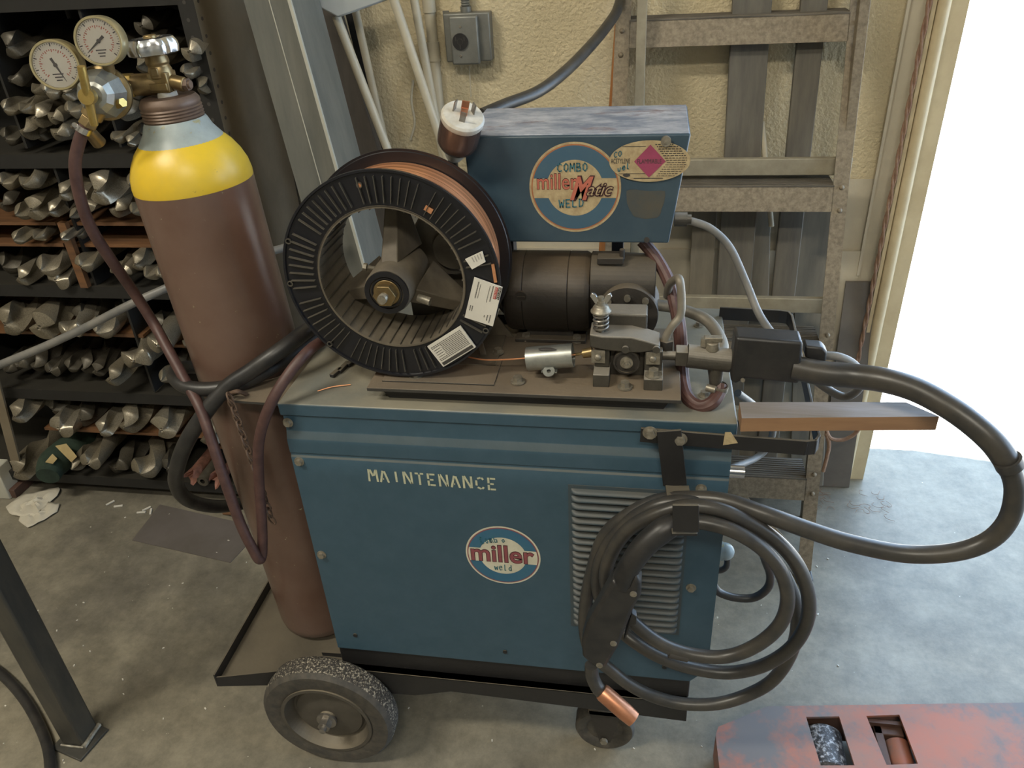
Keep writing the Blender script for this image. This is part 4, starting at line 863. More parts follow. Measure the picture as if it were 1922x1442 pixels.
# ================================================================== wire spool
R0 = .1525; yf_, yb_ = .030, .128; sc = V((.1905, 0, .9755))
wsp = thing('wire_spool', (sc.x, .08, sc.z-R0), 'large black plastic spool wound with shiny copper welding wire', 'wire spool')
def flange(y, front):
    mb = MB(); r_in = .104; s_ = 1
    mb.lathe([(r_in, .0), (r_in, .002), (R0-.004, .002), (R0-.003, -.0005 if front else .003), (R0, -.0005 if front else .003), (R0, .0045), (R0-.002, .0055), (r_in, .0055), (r_in, .0)], V((sc.x, y, sc.z)), Y, 128)
    return mb
mb = flange(yf_, True); ff = part('front_flange', mb, 'spool', wsp)
mb = MB(); ang = []
gaps = [(radians(18), radians(42)), (radians(-8), radians(16)), (radians(-62), radians(-38))]
for k in range(76):
    a = 2*pi*k/76+.02
    if k % 9 == 4: continue
    aa = (a+pi) % (2*pi)-pi
    if -0.45 < aa < .12 or -1.15 < aa < -.62: continue
    d = V((cos(a), 0, sin(a))); t = V((-sin(a), 0, cos(a)))
    c0 = V((sc.x, yf_-.0002, sc.z)); mb.bar(c0+d*.109, c0+d*.144, t, .0011, .0045)
part('radial_ribs', mb, 'spooldust', ff, label='thin raised radial ribs')
mb = MB()
for a, r_ in ((radians(100), .134), (radians(-136), .147), (radians(-30), .147), (radians(158), .147), (radians(183), .147)):
    c_ = V((sc.x+r_*cos(a), yf_, sc.z+r_*sin(a))); mb.lathe([(.0028, .001), (.0028, -.0012), (.0042, -.0012), (.0042, .001)], c_, Y, 18); part('drive_hole_ring', mb, 'spooldust', ff); mb = MB()
mb = MB()
c_ = V((sc.x+.134*cos(radians(100)), yf_, sc.z+.134*sin(radians(100)))); mb.cyl(c_-Y*.0006, c_+Y*.001, .0040, .0040, 20); part('wire_window', mb, 'copper', ff, label='round hole showing the copper wire behind')
for a, r_, w_, h_ in ((radians(57), .119, .011, .007), (radians(5), .1455, .026, .0042)):
    d = V((cos(a), 0, sin(a))); t = V((-sin(a), 0, cos(a))); c_ = V((sc.x, yf_-.0002, sc.z))+d*r_; mb.bar(c_-t*w_/2, c_+t*w_/2, d, h_, .002) if False else part('wire_window', MB().bar(c_-t*w_/2, c_+t*w_/2, d, h_, .002), 'copper', ff, label='slot showing the copper wire behind')
part('back_flange', flange(yb_-.0055, False), 'spool', wsp)
# barrel
mb = MB().lathe([(.1045, 0), (.1045, yb_-yf_-.003), (.101, yb_-yf_-.003), (.101, 0), (.1045, 0)], V((sc.x, yf_+.001, sc.z)), Y, 96)
brl = part('barrel', mb, 'hub', wsp)
mb = MB()
for k in range(40):
    a = 2*pi*k/40; d = V((cos(a), 0, sin(a))); t = V((-sin(a), 0, cos(a))); c_ = V((sc.x, yf_+.002, sc.z))+d*.1005
    mb.bar(c_, c_+Y*.090+t*.0, t, .0012, .003)
part('barrel_ribs', mb, 'spooldust', brl)
# wound wire: a ridged surface
mb = MB(); prof = []; nW = 40; yw0, yw1 = yf_+.0055, yb_-.0055
for i in range(nW*2+1):
    h = (yw1-yw0)*i/(nW*2); t = i/(nW*2); prof.append((.1345+.0010*sin(t*9)+(.0003 if i % 2 else -.0002), h))
mb.lathe([(.104, 0)]+prof+[(.104, yw1-yw0)], V((sc.x, yw0, sc.z)), Y, 128); part('wound_wire', mb, 'wound', wsp, ang=100)
# hub adapter with three arms, held on the spindle
mb = MB().lathe([(.013, .000), (.031, .000), (.033, .003), (.035, .095), (.012, .095)], V((hc.x, .024, hc.z)), Y, 48)
hub = part('hub_adapter', mb, 'hub', wsp, label='dusty three-armed hub adapter')
for a in (radians(92), radians(205), radians(325)):
    d = V((cos(a), 0, sin(a))); t = V((-sin(a), 0, cos(a))); mb = MB(); c_ = V((hc.x, 0, hc.z)); L_ = .102
    # arm: tapered web, deep at the back
    for w0, w1 in (((.012, .0085)),):
        v_ = [c_+d*.030+t*w0+Y*.05, c_+d*.030-t*w0+Y*.05, c_+d*L_-t*w1+Y*.10, c_+d*L_+t*w1+Y*.10, c_+d*.030+t*w0*2.4+Y*.122, c_+d*.030-t*w0*2.4+Y*.122, c_+d*L_-t*w1*1.4+Y*.124, c_+d*L_+t*w1*1.4+Y*.124]
        mb.add(v_, [(0, 1, 2, 3), (7, 6, 5, 4), (1, 0, 4, 5), (2, 1, 5, 6), (3, 2, 6, 7), (0, 3, 7, 4)])
    part('hub_arm', mb, 'hub', hub, .0015)
mb = MB().lathe([(.024, 0), (.031, 0), (.031, -.003), (.024, -.003), (.024, 0)], V((hc.x, .022, hc.z)), Y, 44).lathe([(.020, 0), (.022, 0), (.022, -.002), (.020, -.002), (.020, 0)], V((hc.x, .022, hc.z)), Y, 36)
part('hub_rings', mb, 'spool', hub)
p = V((hc.x, .022, hc.z)); mb = MB().cyl(p+Y*.006, p-Y*.002, .0185, .0185, 30).hexa(p-Y*.002, -Y, .0165, .012); part('spindle_nut', mb, 'brass', hub, .0008, label='brass-coloured hex nut')
part('spindle_tip', MB().cyl(p-Y*.010, p-Y*.026, .0062, .0062, 20).lathe([(.0062, .0), (.0068, .001), (.0062, .002), (.0068, .003), (.0062, .004), (.0068, .005), (.0062, .006)], p-Y*.018, -Y, 20), 'bolt', hub)
p = V((hc.x+.036, .045, hc.z-.018)); mb = MB().cyl(p, p+V((.018, -.004, -.004)), .006, .006, 16)
part('lock_screw', MB().cyl(p+V((-.075, .018, .037)), p+V((-.052, .03, .028)), .003, .003, 10).hexa(p+V((-.075, .018, .037)), V((-1, 0, .2)), .0055, .005), 'bolt', hub)
part('lock_screw', mb, 'bolt', hub)
# stickers on the front flange
def sticker(name, px4, mats, draw, lab):
    q = [at(*p, y=yf_-.0028) for p in px4]; mb = MB(); mb.prism(q, (0, .0022, 0))
    Ux = (q[1]-q[0]); Wx = (q[3]-q[0])
    def rect(u0, v0, u1, v1, m, dep=.0003):
        mb.m = m; f_ = lambda u, v: q[0]*(1-u)*(1-v)+q[1]*u*(1-v)+q[2]*u*v+q[3]*(1-u)*v-Y*dep
        mb.poly([f_(u0, v0), f_(u1, v0), f_(u1, v1), f_(u0, v1)])
    draw(mb, q, Ux, Wx, rect); return part(name, mb, mats, ff, label=lab)
def d1(mb, q, U_, W_, rect):
    for j in range(4):
        rect(.08, .82-.16*j, .62-.08*(j % 2), .88-.16*j, 1)
sticker('small_sticker', [(905, 472), (911, 492), (886, 506), (873, 487)][::-1], ['paper', 'greyink'], d1, 'small white tilted sticker')
# maker label: reading direction runs down the flange
def d2(mb, q, U_, W_, rect):
    o = q[0]; Un, Wn = U_.normalized(), W_.normalized(); lu, lw = U_.length, W_.length
    N2 = Un.cross(Wn); s_ = 1
    rect(.01, .88, .32, .985, 1); mb.m = 0; mb.text('LINCOLN', o+U_*.02+W_*.895, U_, W_, lu*.29, lw*.075, depth=.0007)
    rect(.04, .77, .33, .87, 2); mb.m = 0; mb.text('ELECTRIC', o+U_*.06+W_*.785, U_, W_, lu*.25, lw*.06, depth=.0007)
    mb.m = 1; mb.text('SUPERARC', o+U_*.04+W_*.66, U_, W_, lu*.36, lw*.06, depth=.0005) if False else None
    for (u, v, w_, t_) in [(.04, .68, .38, .035), (.06, .58, .42, .02), (.10, .26, .34, .02), (.06, .17, .40, .035), (.66, .16, .13, .03), (.66, .09, .13, .03), (.74, .82, .2, .03), (.76, .72, .15, .035), (.79, .62, .06, .03)]:
        x = u
        while x < u+w_: rect(x, v, min(x+.022, u+w_), v+t_, 1); x += .030
sticker('maker_label', [(890, 521), (872, 596), (925, 613), (943, 540)][0:4], ['paper', 'ink', 'redink'], d2, 'white maker label with a red block')
def d3(mb, q, U_, W_, rect):
    rect(.04, .04, .96, .17, 1); mb.m = 0; mb.text('WARNING', q[0]+U_*.30+W_*.055, U_, W_, U_.length*.4, W_.length*.10, depth=.0006)
    mb.m = 0
    for j in range(11):
        x = .06
        while x < (.92 if j < 2 or j > 8 else .68): rect(x, .24+j*.062, x+.05, .265+j*.062, 1); x += .06
    for j in range(4): rect(.74, .40+.1*j, .93, .42+.1*j, 1)
sticker('warning_label', [(893, 652), (832, 689), (802, 651), (864, 612)], ['paper', 'ink'], d3, 'white warning label with fine print')
solo('copper_wire_end', MB().tube([V((.200, .100, PZ+.025)), V((.26, .08, PZ+.018)), at(905, 675, y=.055), at(950, 675, y=.053), at(992, 672, y=.052), at(1080, 666, y=.056)], .0011, 8), 'copper', 'thin copper wire running from the spool into the pale guide sleeve', 'wire')
mb = MB().tube([at(596, 734, z=H+.001), at(625, 726, z=H+.003), at(658, 722, z=H+.002)], .0009, 6); solo('wire_scrap', mb, 'copper', 'short copper wire snippet lying on the lid', 'wire scrap')
mb = MB()
for a_, b_ in (((622, 706), (640, 692)), ((636, 698), (654, 680)), ((652, 686), (668, 672))): mb.bar(at(*a_, z=H+.004), at(*b_, z=H+.004), Z, .006, .008)
solo('pin_linkage', mb, 'black', 'small dusty black hinge linkage on the lid beneath the spool', 'linkage', bevel=.001)

# ================================================================== gas cylinder
gbm = V((-.082, .126, .2005)); gtp = V((-.119, .125, 1.05)); gax = (gtp-gbm).normalized(); gl = lambda z: (z-.2)*1.0
gcn = thing('gas_cylinder', gbm, 'tall brown gas cylinder with yellow shoulder, standing on the tray beside the welder', 'gas cylinder')
mb = MB().lathe([(0, .004), (.06, .0), (.074, .004), (.082, .014), (.0845, .03), (.0845, gl(1.082)), (.0845, gl(1.0835))], gbm, gax, 72); part('body', mb, 'brown', gcn)
mb = MB().lathe([(.0845, gl(1.0835)), (.0848, gl(1.09)), (.0825, gl(1.105)), (.0765, gl(1.120)), (.068, gl(1.134)), (.058, gl(1.145))], gbm, gax, 72); part('shoulder', mb, 'yellow', gcn, label='yellow painted shoulder')
mb = MB().lathe([(.0584, gl(1.1445)), (.0545, gl(1.150)), (.048, gl(1.159)), (.0435, gl(1.170)), (.041, gl(1.174))], gbm, gax, 64); part('neck_band', mb, 'greypaint', gcn, label='pale grey painted neck')
pr = [(.041, gl(1.168))]
for k in range(5): pr += [(.0415, gl(1.172)+k*.0042), (.0400, gl(1.172)+k*.0042+.0021)]
pr += [(.041, gl(1.194)), (.0405, gl(1.198)), (.036, gl(1.204)), (.022, gl(1.2055)), (.014, gl(1.203)), (.0, gl(1.203))]
mb = MB().lathe(pr, gbm, gax, 56); part('threaded_collar', mb, 'rustbrown', gcn)
vb = gbm+gax*gl(1.2035)
mb = MB().lathe([(.0, 0), (.0135, 0), (.0125, .010), (.011, .014), (.011, .018), (0, .018)], vb, gax, 24); part('thread_tape', mb, 'white', gcn, label='white taped valve thread')
vo = vb+gax*.007
va = MB().box(vo+V((-.015, -.014, 0)), vo+V((.014, .012, .026))).lathe([(.0, 0), (.016, 0), (.016, .010), (.0135, .016), (.0155, .018), (.0155, .022), (.0145, .026), (.0140, .036), (.010, .042), (.008, .054), (0, .054)], vo+gax*.018, gax, 28)
side = V((-1, -.25, .02)).normalized(); so = vo+V((-.006, 0, .010))
va.cyl(so, so+side*.038, .0145, .0145, 24).cyl(vo+V((.01, 0, .012)), vo+V((.030, .0, .008)), .0105, .0095, 20)
valve = part('valve', va, 'brass', gcn, .0015, label='old brass cylinder valve')
mb = MB().hexa(vo+V((.030, 0, .008)), X, .0085, .006).cyl(vo+V((.035, 0, .008)), vo+V((.039, 0, .008)), .0055); part('safety_plug', mb, 'rustbrown', valve)
mb = MB().box(vo+V((-.0130, -.0165, .003)), vo+V((.0125, -.013, .013))).box(vo+V((-.0055, -.0165, .022)), vo+V((.0045, -.0125, .032))); part('valve_boss', mb, 'brass', valve, .001)
# hand wheel, lobed
hw_o = vo+gax*.056; u_, w_, d_ = basis(gax); vs = []; fs = []; seg = 84; prof_ = [(.0, .006), (.25, .006), (.34, .011), (.5, .011), (.62, .013), (.86, .012), (.98, .006), (1.0, 0), (.95, -.007), (.80, -.009), (.65, -.006), (.4, -.002), (.0, -.002)]
for k in range(seg):
    a = 2*pi*k/seg
    for r_, h_ in prof_:
        lob = 1-(.085*(r_ > .6))*abs(sin(3.5*a))**.5*0+(.07*cos(7*a) if r_ > .6 else 0)
        vs.append(hw_o+d_*h_+(u_*cos(a)+w_*sin(a))*(.0325*r_*lob))
n_ = len(prof_)
for k in range(seg):
    for i in range(n_-1): j = (k+1) % seg; fs.append((k*n_+i, j*n_+i, j*n_+i+1, k*n_+i+1)[::-1])
mb = MB().add(vs, fs); part('hand_wheel', mb, 'chrome', valve, label='shiny lobed hand wheel')

# ================================================================== gas regulator
rgc = at(193, 176, y=.07); tip = so+side*.038
rg = thing('gas_regulator', rgc, 'brass gas regulator with two round dial gauges, screwed to the cylinder valve', 'gas regulator')
dn = (at(165, 181, y=rgc.y-.048)-rgc).normalized()      # the adjusting screw points at the viewer's left
mb = MB().lathe([(0, 0), (.033, 0), (.0345, .004), (.0345, .010), (.029, .014), (0, .014)], rgc-dn*.016, dn, 48); part('body', mb, 'brass', rg)
mb = MB().lathe([(.031, .0), (.032, .004), (.029, .012), (.024, .026), (.017, .034), (.012, .036), (0, .036)], rgc-dn*.002, dn, 10); part('bonnet', mb, 'nickel', rg, .001, ang=20, label='faceted silvery bonnet')
mb = MB().cyl(rgc+dn*.030, rgc+dn*.052, .0055, .0055, 16).cyl(rgc+dn*.044, rgc+dn*.056, .0100, .0100, 24)
hd = rgc+dn*.050; tdir = V((.18, -.1, 1)).normalized(); mb.tube([hd-tdir*.036, hd-tdir*.034, hd, hd+tdir*.034, hd+tdir*.036], [.0045, .0052, .0058, .0052, .0045], 14, 3)
part('adjusting_handle', mb, 'brassy', rg, label='yellow brass T-handle')
mb = MB().cyl(rgc+V((.02, .01, -.002)), tip+side*.004, .0085, .0085, 20); part('inlet_tube', mb, 'brass', rg)
mb = MB().hexa(tip-side*.004, side, .0165, .017); part('inlet_nut', mb, 'brassy', rg, .0015, label='large brass hex nut')
def gauge(c, nd, R, stemto, ang, lab):
    nd = V(nd).normalized(); mb = MB().lathe([(0, -.020), (R*.92, -.020), (R, -.016), (R*1.0, .004), (R*.97, .006), (R*.90, .006), (R*.88, .003), (0, .003)], c, nd, 56)
    g = part('gauge', mb, 'gaugebrass', rg, label=lab)
    U_ = (rt-nd*rt.dot(nd)).normalized(); U_ = (Z.cross(nd)).normalized(); W_ = nd.cross(U_)
    dl = MB(); disc(dl, c+nd*.0034, U_, W_, R*.89, R*.89, 0); dl.m = 1
    for k in range(41):
        t = radians(225-270*k/40); d = U_*cos(t)+W_*sin(t); pp = d.cross(nd)*(.0004 if k % 5 else .0007); a_, b_ = c+nd*.0037+d*R*(.80 if k % 5 else .72), c+nd*.0037+d*R*.85
        dl.poly([a_+pp, b_+pp, b_-pp, a_-pp])
    dl.m = 2
    for k in range(31):
        t = radians(225-270*k/30); d = U_*cos(t)+W_*sin(t); pp = d.cross(nd)*.0006; a_, b_ = c+nd*.0037+d*R*(.56 if k % 3 else .50), c+nd*.0037+d*R*.62
        dl.poly([a_+pp, b_+pp, b_-pp, a_-pp])
    d = U_*cos(ang)+W_*sin(ang); pp = d.cross(nd)*.0009; dl.m = 1; o = c+nd*.0042
    dl.poly([o-d*R*.30+pp*2, o+d*R*.0+pp*1.6, o+d*R*.72+pp*.3, o+d*R*.72-pp*.3, o-pp*1.6, o-d*R*.30-pp*2]); disc(dl, c+nd*.0043, U_, W_, R*.09, R*.09, 0, 20)
    for j, (a_, w_) in enumerate([(-.38, .22), (-.50, .16), (-.62, .12)]): o = c+nd*.0038+W_*R*a_; dl.poly([o-U_*R*w_, o+U_*R*w_, o+U_*R*w_+W_*R*.05, o-U_*R*w_+W_*R*.05])
    part('dial', dl, ['dial', 'dialink', 'dialred'], g, label='cream dial face with needle')
    part('gauge_glass', MB().lathe([(0, .0058), (R*.9, .0052), (R*.9, .0048), (0, .0052)], c, nd, 40), 'glass', g)
    part('gauge_stem', MB().tube([c-nd*.012, c*.5+stemto*.5-nd*.012*.5, stemto], .0075, 16, smooth=False), 'brass', rg)
gn = (CP-at(105, 123, y=.03)); gn = V((gn.x-.45, gn.y, gn.z*.75)).normalized()
gauge(at(106, 122, y=.045), gn, .0305, rgc+V((-.015, .01, .012)), radians(-68), 'lower round dial gauge')
gn = (CP-at(187, 78, y=.03)); gn = V((gn.x-.42, gn.y, gn.z*.7)).normalized()
gauge(at(187, 77, y=.060), gn, .0295, rgc+V((.010, .012, .020)), radians(217), 'upper round dial gauge')
of = at(180, 203, y=.055); ob_ = at(158, 246, y=.045); od = (ob_-of).normalized()
mb = MB().cyl(of-od*.01, of+od*.014, .0150, .0135, 24).hexa(of+od*.014, od, .0125, .013).cyl(of+od*.027, ob_, .008, .008, 18); part('outlet_fitting', mb, 'brass', rg, .001)
mb = MB().hexa(at(222, 196, y=.06), V((1, -.4, .3)), .006, .012).cyl(at(222, 196, y=.06), at(205, 205, y=.06), .004); part('relief_port', mb, 'brassy', rg)
mb = MB().cyl(at(160, 238, y=.05), at(186, 268, y=.07), .0075, .0095, 18); part('relief_valve', mb, 'brass', rg)
HP = [(163, 232, .046), (150, 262, .045), (141, 310, .04), (150, 370, .04), (172, 430, .045), (210, 490, .06), (252, 550, .08), (290, 610, .08), (322, 668, .05), (345, 710, .03), (375, 765, -.005), (398, 830, -.03), (423, 905, -.045), (452, 985, -.055), (474, 1030, -.06), (486, 1050, -.06), (492, 1040, -.05), (492, 990, -.04), (486, 900, -.03), (486, 830, -.03), (505, 765, -.025), (540, 705, .0), (580, 658, .035), (620, 632, .09), (680, 600, .19)]
solo('gas_hose', MB().tube([at(a, b_, y=c_) for a, b_, c_ in HP], .0082, 16, 8), 'hose', 'red-brown gas hose hanging from the regulator in a long loop past the cylinder', 'hose')
p = at(157, 243, y=.0455); solo('hose_clamp', MB().lathe([(.0088, -.004), (.0102, -.004), (.0102, .004), (.0088, .004)], p, od, 24).cyl(p+V((-.014, 0, .004)), p+V((-.004, -.009, .008)), .0035, .0035, 10), 'brightsteel', 'shiny worm-drive clamp where the hose leaves the regulator', 'hose clamp')

# ================================================================== cables on the left
def cable(name, P, r, m, lab, cat='cable', seg=16, group=None):
    return solo(name, MB().tube([at(a, b_, y=c_) for a, b_, c_ in P], r, seg, 8), m, lab, cat, group)
cable('power_cable', [(660, 560, .26), (610, 596, .18), (570, 625, .10), (520, 662, .055), (470, 697, .035), (425, 728, .02), (385, 775, .0), (350, 830, -.01), (332, 880, .0), (332, 912, .03), (352, 938, .06), (395, 950, .10), (440, 948, .16), (500, 935, .25)], .0125, 'rubber', 'thick black power cable drooping from behind the spool toward the floor beside the cylinder')
cable('ground_cable', [(660, 580, .27), (610, 618, .20), (560, 655, .12), (510, 690, .06), (460, 716, .035), (405, 730, .02), (355, 728, .02), (330, 712, .04), (328, 698, .09), (345, 690, .16), (380, 690, .24)], .0115, 'rubber', 'second thick black cable curling around the front of the cylinder')
cable('grey_cable', [(-60, 712, .30), (0, 685, .31), (80, 652, .33), (160, 615, .35), (240, 574, .37), (310, 542, .40), (420, 495, .46), (520, 469, .52), (620, 440, .58)], .0085, 'greycable', 'long grey cable crossing in front of the shelf bins and behind the cylinder')
cable('floor_cable', [(-60, 1215, -.02), (0, 1262, -.06), (45, 1312, -.10), (75, 1360, -.14), (93, 1405, -.19), (100, 1460, -.26)], .0095, 'rubber', 'black cable on the floor in front of the steel table leg') if False else None
P = [at(a, b_, z=.0105) for a, b_ in [(-70, 1215), (0, 1264), (42, 1308), (72, 1358), (90, 1405), (95, 1460), (90, 1540)]]
solo('floor_cable', MB().tube(P, .0105, 16, 8), 'rubber', 'black cable lying on the floor in front of the steel table leg', 'cable')

# ================================================================== welding gun, cable and coil
tg = thing('welding_torch', (.6, -.06, .25), 'black welding torch with a long thick cable coiled over the hook on the welder', 'welding torch')
g0 = at(1378, 676, y=.052); g1 = at(1508, 682, y=.045)
q = [at(1381, 634, y=.035), at(1508, 643, y=.028), at(1500, 722, y=.028), at(1400, 712, y=.035), at(1380, 722, y=.035), at(1371, 716, y=.035), at(1373, 690, y=.035)]
mb = MB().prism(q, (0, .036, 0)); con = part('connector_block', mb, 'rubber', tg, .004, label='black moulded connector block')
for px, py in [(1394, 713), (1471, 680), (1462, 659)]: p = at(px, py, y=.034); part('connector_screw', MB().cyl(p, p-Y*.0025, .003, .003, 12), 'bolt', con)
q = [at(1511, 650, y=.045), at(1545, 653, y=.045), at(1553, 662, y=.045), at(1551, 680, y=.045), at(1530, 681, y=.045), at(1511, 672, y=.045)]
part('control_plug', MB().prism(q, (0, .022, 0)), 'rubber', con, .003)
def coil(cx, cy): return (1040+cx/2.486, 780+cy/2.486)
thick = [(1490, 690, .04), (1540, 700, .03), (1600, 706, .02), (1660, 714, .0), (1720, 732, -.02), (1780, 764, -.045), (1830, 800, -.065), (1870, 838, -.08), (1900, 882, -.09)]
mb = MB().tube([at(a, b_, y=c_) for a, b_, c_ in thick], [.0165, .0165, .0165, .016, .0155, .015, .0148, .0148, .0148], 20, 8); part('cable_jacket', mb, 'cable', tg, label='thicker outer cable jacket')
cp_ = [(1892, 868, -.09), (1905, 920, -.09), (1893, 975, -.09), (1855, 1015, -.09), (1790, 1037, -.09), (1700, 1040, -.085), (1600, 1021, -.08), (1523, 997, -.075), (1434, 965, -.07), (1362, 941, -.055), (1301, 936, -.043)]
loops = [(480, 402, -.042), (330, 475, -.045), (235, 565, -.045), (185, 700, -.045), (150, 860, -.045), (143, 1000, -.045), (175, 1110, -.048), (260, 1185, -.055), (350, 1255, -.06), (460, 1310, -.062), (600, 1345, -.062), (760, 1345, -.06), (900, 1305, -.055), (1020, 1235, -.05), (1105, 1110, -.047), (1135, 960, -.047), (1100, 800, -.050), (1010, 660, -.052), (880, 540, -.052), (760, 460, -.054), (640, 408, -.056), (500, 415, -.057), (370, 480, -.055), (260, 590, -.055), (205, 720, -.055), (215, 850, -.060), (290, 980, -.065), (380, 1060, -.078), (500, 1130, -.084), (650, 1180, -.085), (820, 1200, -.084), (980, 1165, -.083), (1110, 1080, -.081), (1180, 960, -.080), (1185, 830, -.080), (1130, 690, -.080), (1020, 570, -.080), (870, 480, -.080), (740, 432, -.080), (610, 425, -.080), (480, 460, -.080), (350, 530, -.078), (270, 640, -.075), (240, 760, -.074), (280, 860, -.078), (380, 975, -.095), (500, 1065, -.105), (640, 1115, -.107), (800, 1125, -.107), (940, 1075, -.107), (1050, 980, -.106), (1090, 860, -.105), (1060, 730, -.104), (970, 620, -.102), (850, 545, -.099), (740, 508, -.096), (640, 496, -.095), (560, 512, -.1)]
mb = MB().tube([at(a, b_, y=c_) for a, b_, c_ in cp_]+[at(*coil(a, b_), y=c_) for a, b_, c_ in loops], [.0120]*9+[.0112]*3+[.0102]*100, 16, 6); part('torch_cable', mb, 'cable', tg)
p = at(1897, 874, y=-.09); part('jacket_collar', MB().lathe([(.0125, 0), (.0160, .0), (.0160, .012), (.0125, .014)], at(1890, 862, y=-.09), at(1906, 895, y=-.09)-at(1890, 862, y=-.09), 20), 'cable', tg)
p0, p1 = at(*coil(538, 1098), y=-.107), at(*coil(625, 1118), y=-.107); part('printed_band', MB().cyl(p0, p1, .0107, .0107, 20), 'ink', tg, label='dark printed band on the cable')
yy = -.125
mb = MB().tube([at(*coil(565, 505), y=-.100), at(*coil(500, 540), y=-.107), at(*coil(420, 610), y=-.116), at(*coil(355, 700), y=-.123), at(*coil(315, 785), y=yy)], [.0150, .0172, .0165, .0155, .0160], 20, 6); part('strain_relief', mb, 'rubber', tg, label='smooth black rubber boot')
a_, b_ = at(*coil(330, 780), y=yy), at(*coil(205, 1165), y=yy)
q = [at(*coil(*p), y=yy-.014) for p in [(275, 770), (310, 800), (350, 805), (380, 745), (408, 790), (405, 850), (372, 905), (362, 930), (300, 1085), (240, 1185), (190, 1180), (132, 1130), (128, 1060), (150, 985)]]
mb = MB().prism(q, (0, .030, 0)); hd_ = part('handle', mb, 'rubber', tg, .006, label='black knurled torch handle')
for c_ in ((370, 832), (277, 1063), (212, 1165)): p = at(*coil(*c_), y=yy-.014); part('handle_screw', MB().cyl(p, p-Y*.0018, .0048, .0048, 16), 'bolt', hd_)
q = [at(*coil(*p), y=yy-.002) for p in [(362, 925), (385, 940), (384, 975), (355, 985), (345, 1020), (325, 1052), (338, 1000)]]
part('trigger', MB().prism(q, (0, .012, 0)), 'rubber', hd_, .001)
mb = MB().tube([at(*coil(175, 1165), y=yy), at(*coil(178, 1215), y=yy-.002), at(*coil(200, 1265), y=yy-.006), at(*coil(228, 1298), y=yy-.010)], .0105, 18, 6); part('gooseneck', mb, 'cable', tg)
n0, n1 = at(*coil(222, 1288), y=yy-.010), at(*coil(372, 1420), y=yy-.030); nd = (n1-n0).normalized()
mb = MB().lathe([(.009, .0), (.0125, 0), (.0135, .004), (.0135, .045), (.0122, .062), (.0115, (n1-n0).length), (.009, (n1-n0).length), (.009, .02)], n0, nd, 32); nz = part('nozzle', mb, 'nozzle', tg, label='copper gas nozzle')
mb = MB().cyl(n0+nd*.01, n0+nd*((n1-n0).length-.004), .004, .003, 12); part('contact_tip', mb, 'brass', nz)
# grey control cable
cable('control_cable', [(1278, 413, .20), (1300, 416, .20), (1335, 430, .20), (1370, 465, .20), (1400, 530, .19), (1425, 590, .16), (1460, 640, .11), (1505, 690, .09), (1545, 725, .085), (1585, 745, .08), (1612, 730, .075), (1618, 705, .07), (1600, 682, .062), (1575, 670, .056), (1549, 667, .055)], .0058, 'greycable', 'thin grey cable curving from the blue box to the connector plug', seg=12)
cable('lower_cable', [(1385, 738, .20), (1420, 765, .25), (1450, 800, .3), (1440, 840, .3), (1415, 862, .28), (1370, 880, .22), (1330, 900, .2)], .0062, 'greycable', 'thin cable hanging behind the wooden batten beside the ladder', seg=12)
cable('side_cable', [(1336, 1095, .13), (1350, 1112, .13), (1380, 1122, .13), (1415, 1122, .13), (1440, 1105, .13), (1446, 1080, .13), (1436, 1050, .12), (1420, 1000, .10)], .0075, 'cable', 'black cable bulging out beside the welder, seen through the coil', seg=12)

# ================================================================== twist-lock plug
p0, p1 = at(851, 280, y=.142), at(870, 214, y=.138); pd = (p1-p0).normalized(); pln = (p1-p0).length
pg = thing('power_plug', p0, 'brown and white twist-lock power plug with bent metal blades, beside the blue box', 'power plug')
pd = V((.10, -.55, .9)).normalized() if False else (pd*.9+V((0, -.33, 0))).normalized(); p0 = p1-pd*.062
mb = MB().lathe([(0, .0), (.016, .0), (.024, .006), (.0275, .012), (.0285, .020), (.0285, .050), (0, .050)], p0, pd, 40); part('shell', mb, 'amber', pg)
mb = MB().lathe([(0, .050), (.0285, .050), (.0295, .052), (.0295, .058), (.027, .061), (.0, .061)], p0, pd, 40); fc = part('face', mb, 'white', pg, label='dirty white plug face')
mb = MB().lathe([(0, -.016), (.011, -.016), (.015, -.008), (.017, .0), (0, .0)], p0, pd, 24); part('cord_collar', mb, 'white', pg)
u_, w_, d_ = basis(pd); ft = p0+pd*.061
for k, (a, m_) in enumerate([(0, 'steel'), (2.2, 'steel'), (4.1, 'steel')]):
    c_ = ft+(u_*cos(a)+w_*sin(a))*.014; t = (-u_*sin(a)+w_*cos(a)); mb = MB().bar(c_, c_+pd*.015, t, .008, .0016); part('blade', mb, m_, fc)
mb = MB().bar(ft, ft+pd*.012, rt, .009, .005).bar(ft+pd*.010, ft+pd*.020+up*.002, rt, .010, .0018); part('centre_blade', mb, 'nozzle', fc)
mb = MB().tube([p0+pd*.02-V((0, .0295, 0))*0+w_*.029, p0+pd*.016+u_*.029], .0012, 6)
part('cord', MB().tube([p0-pd*.010, p0-pd*.05+V((.002, .018, 0)), V((.275, .165, 1.02)), V((.28, .16, .95)), V((.33, .18, .85)), V((.36, .30, .80))], .0075, 12), 'rubber', pg)

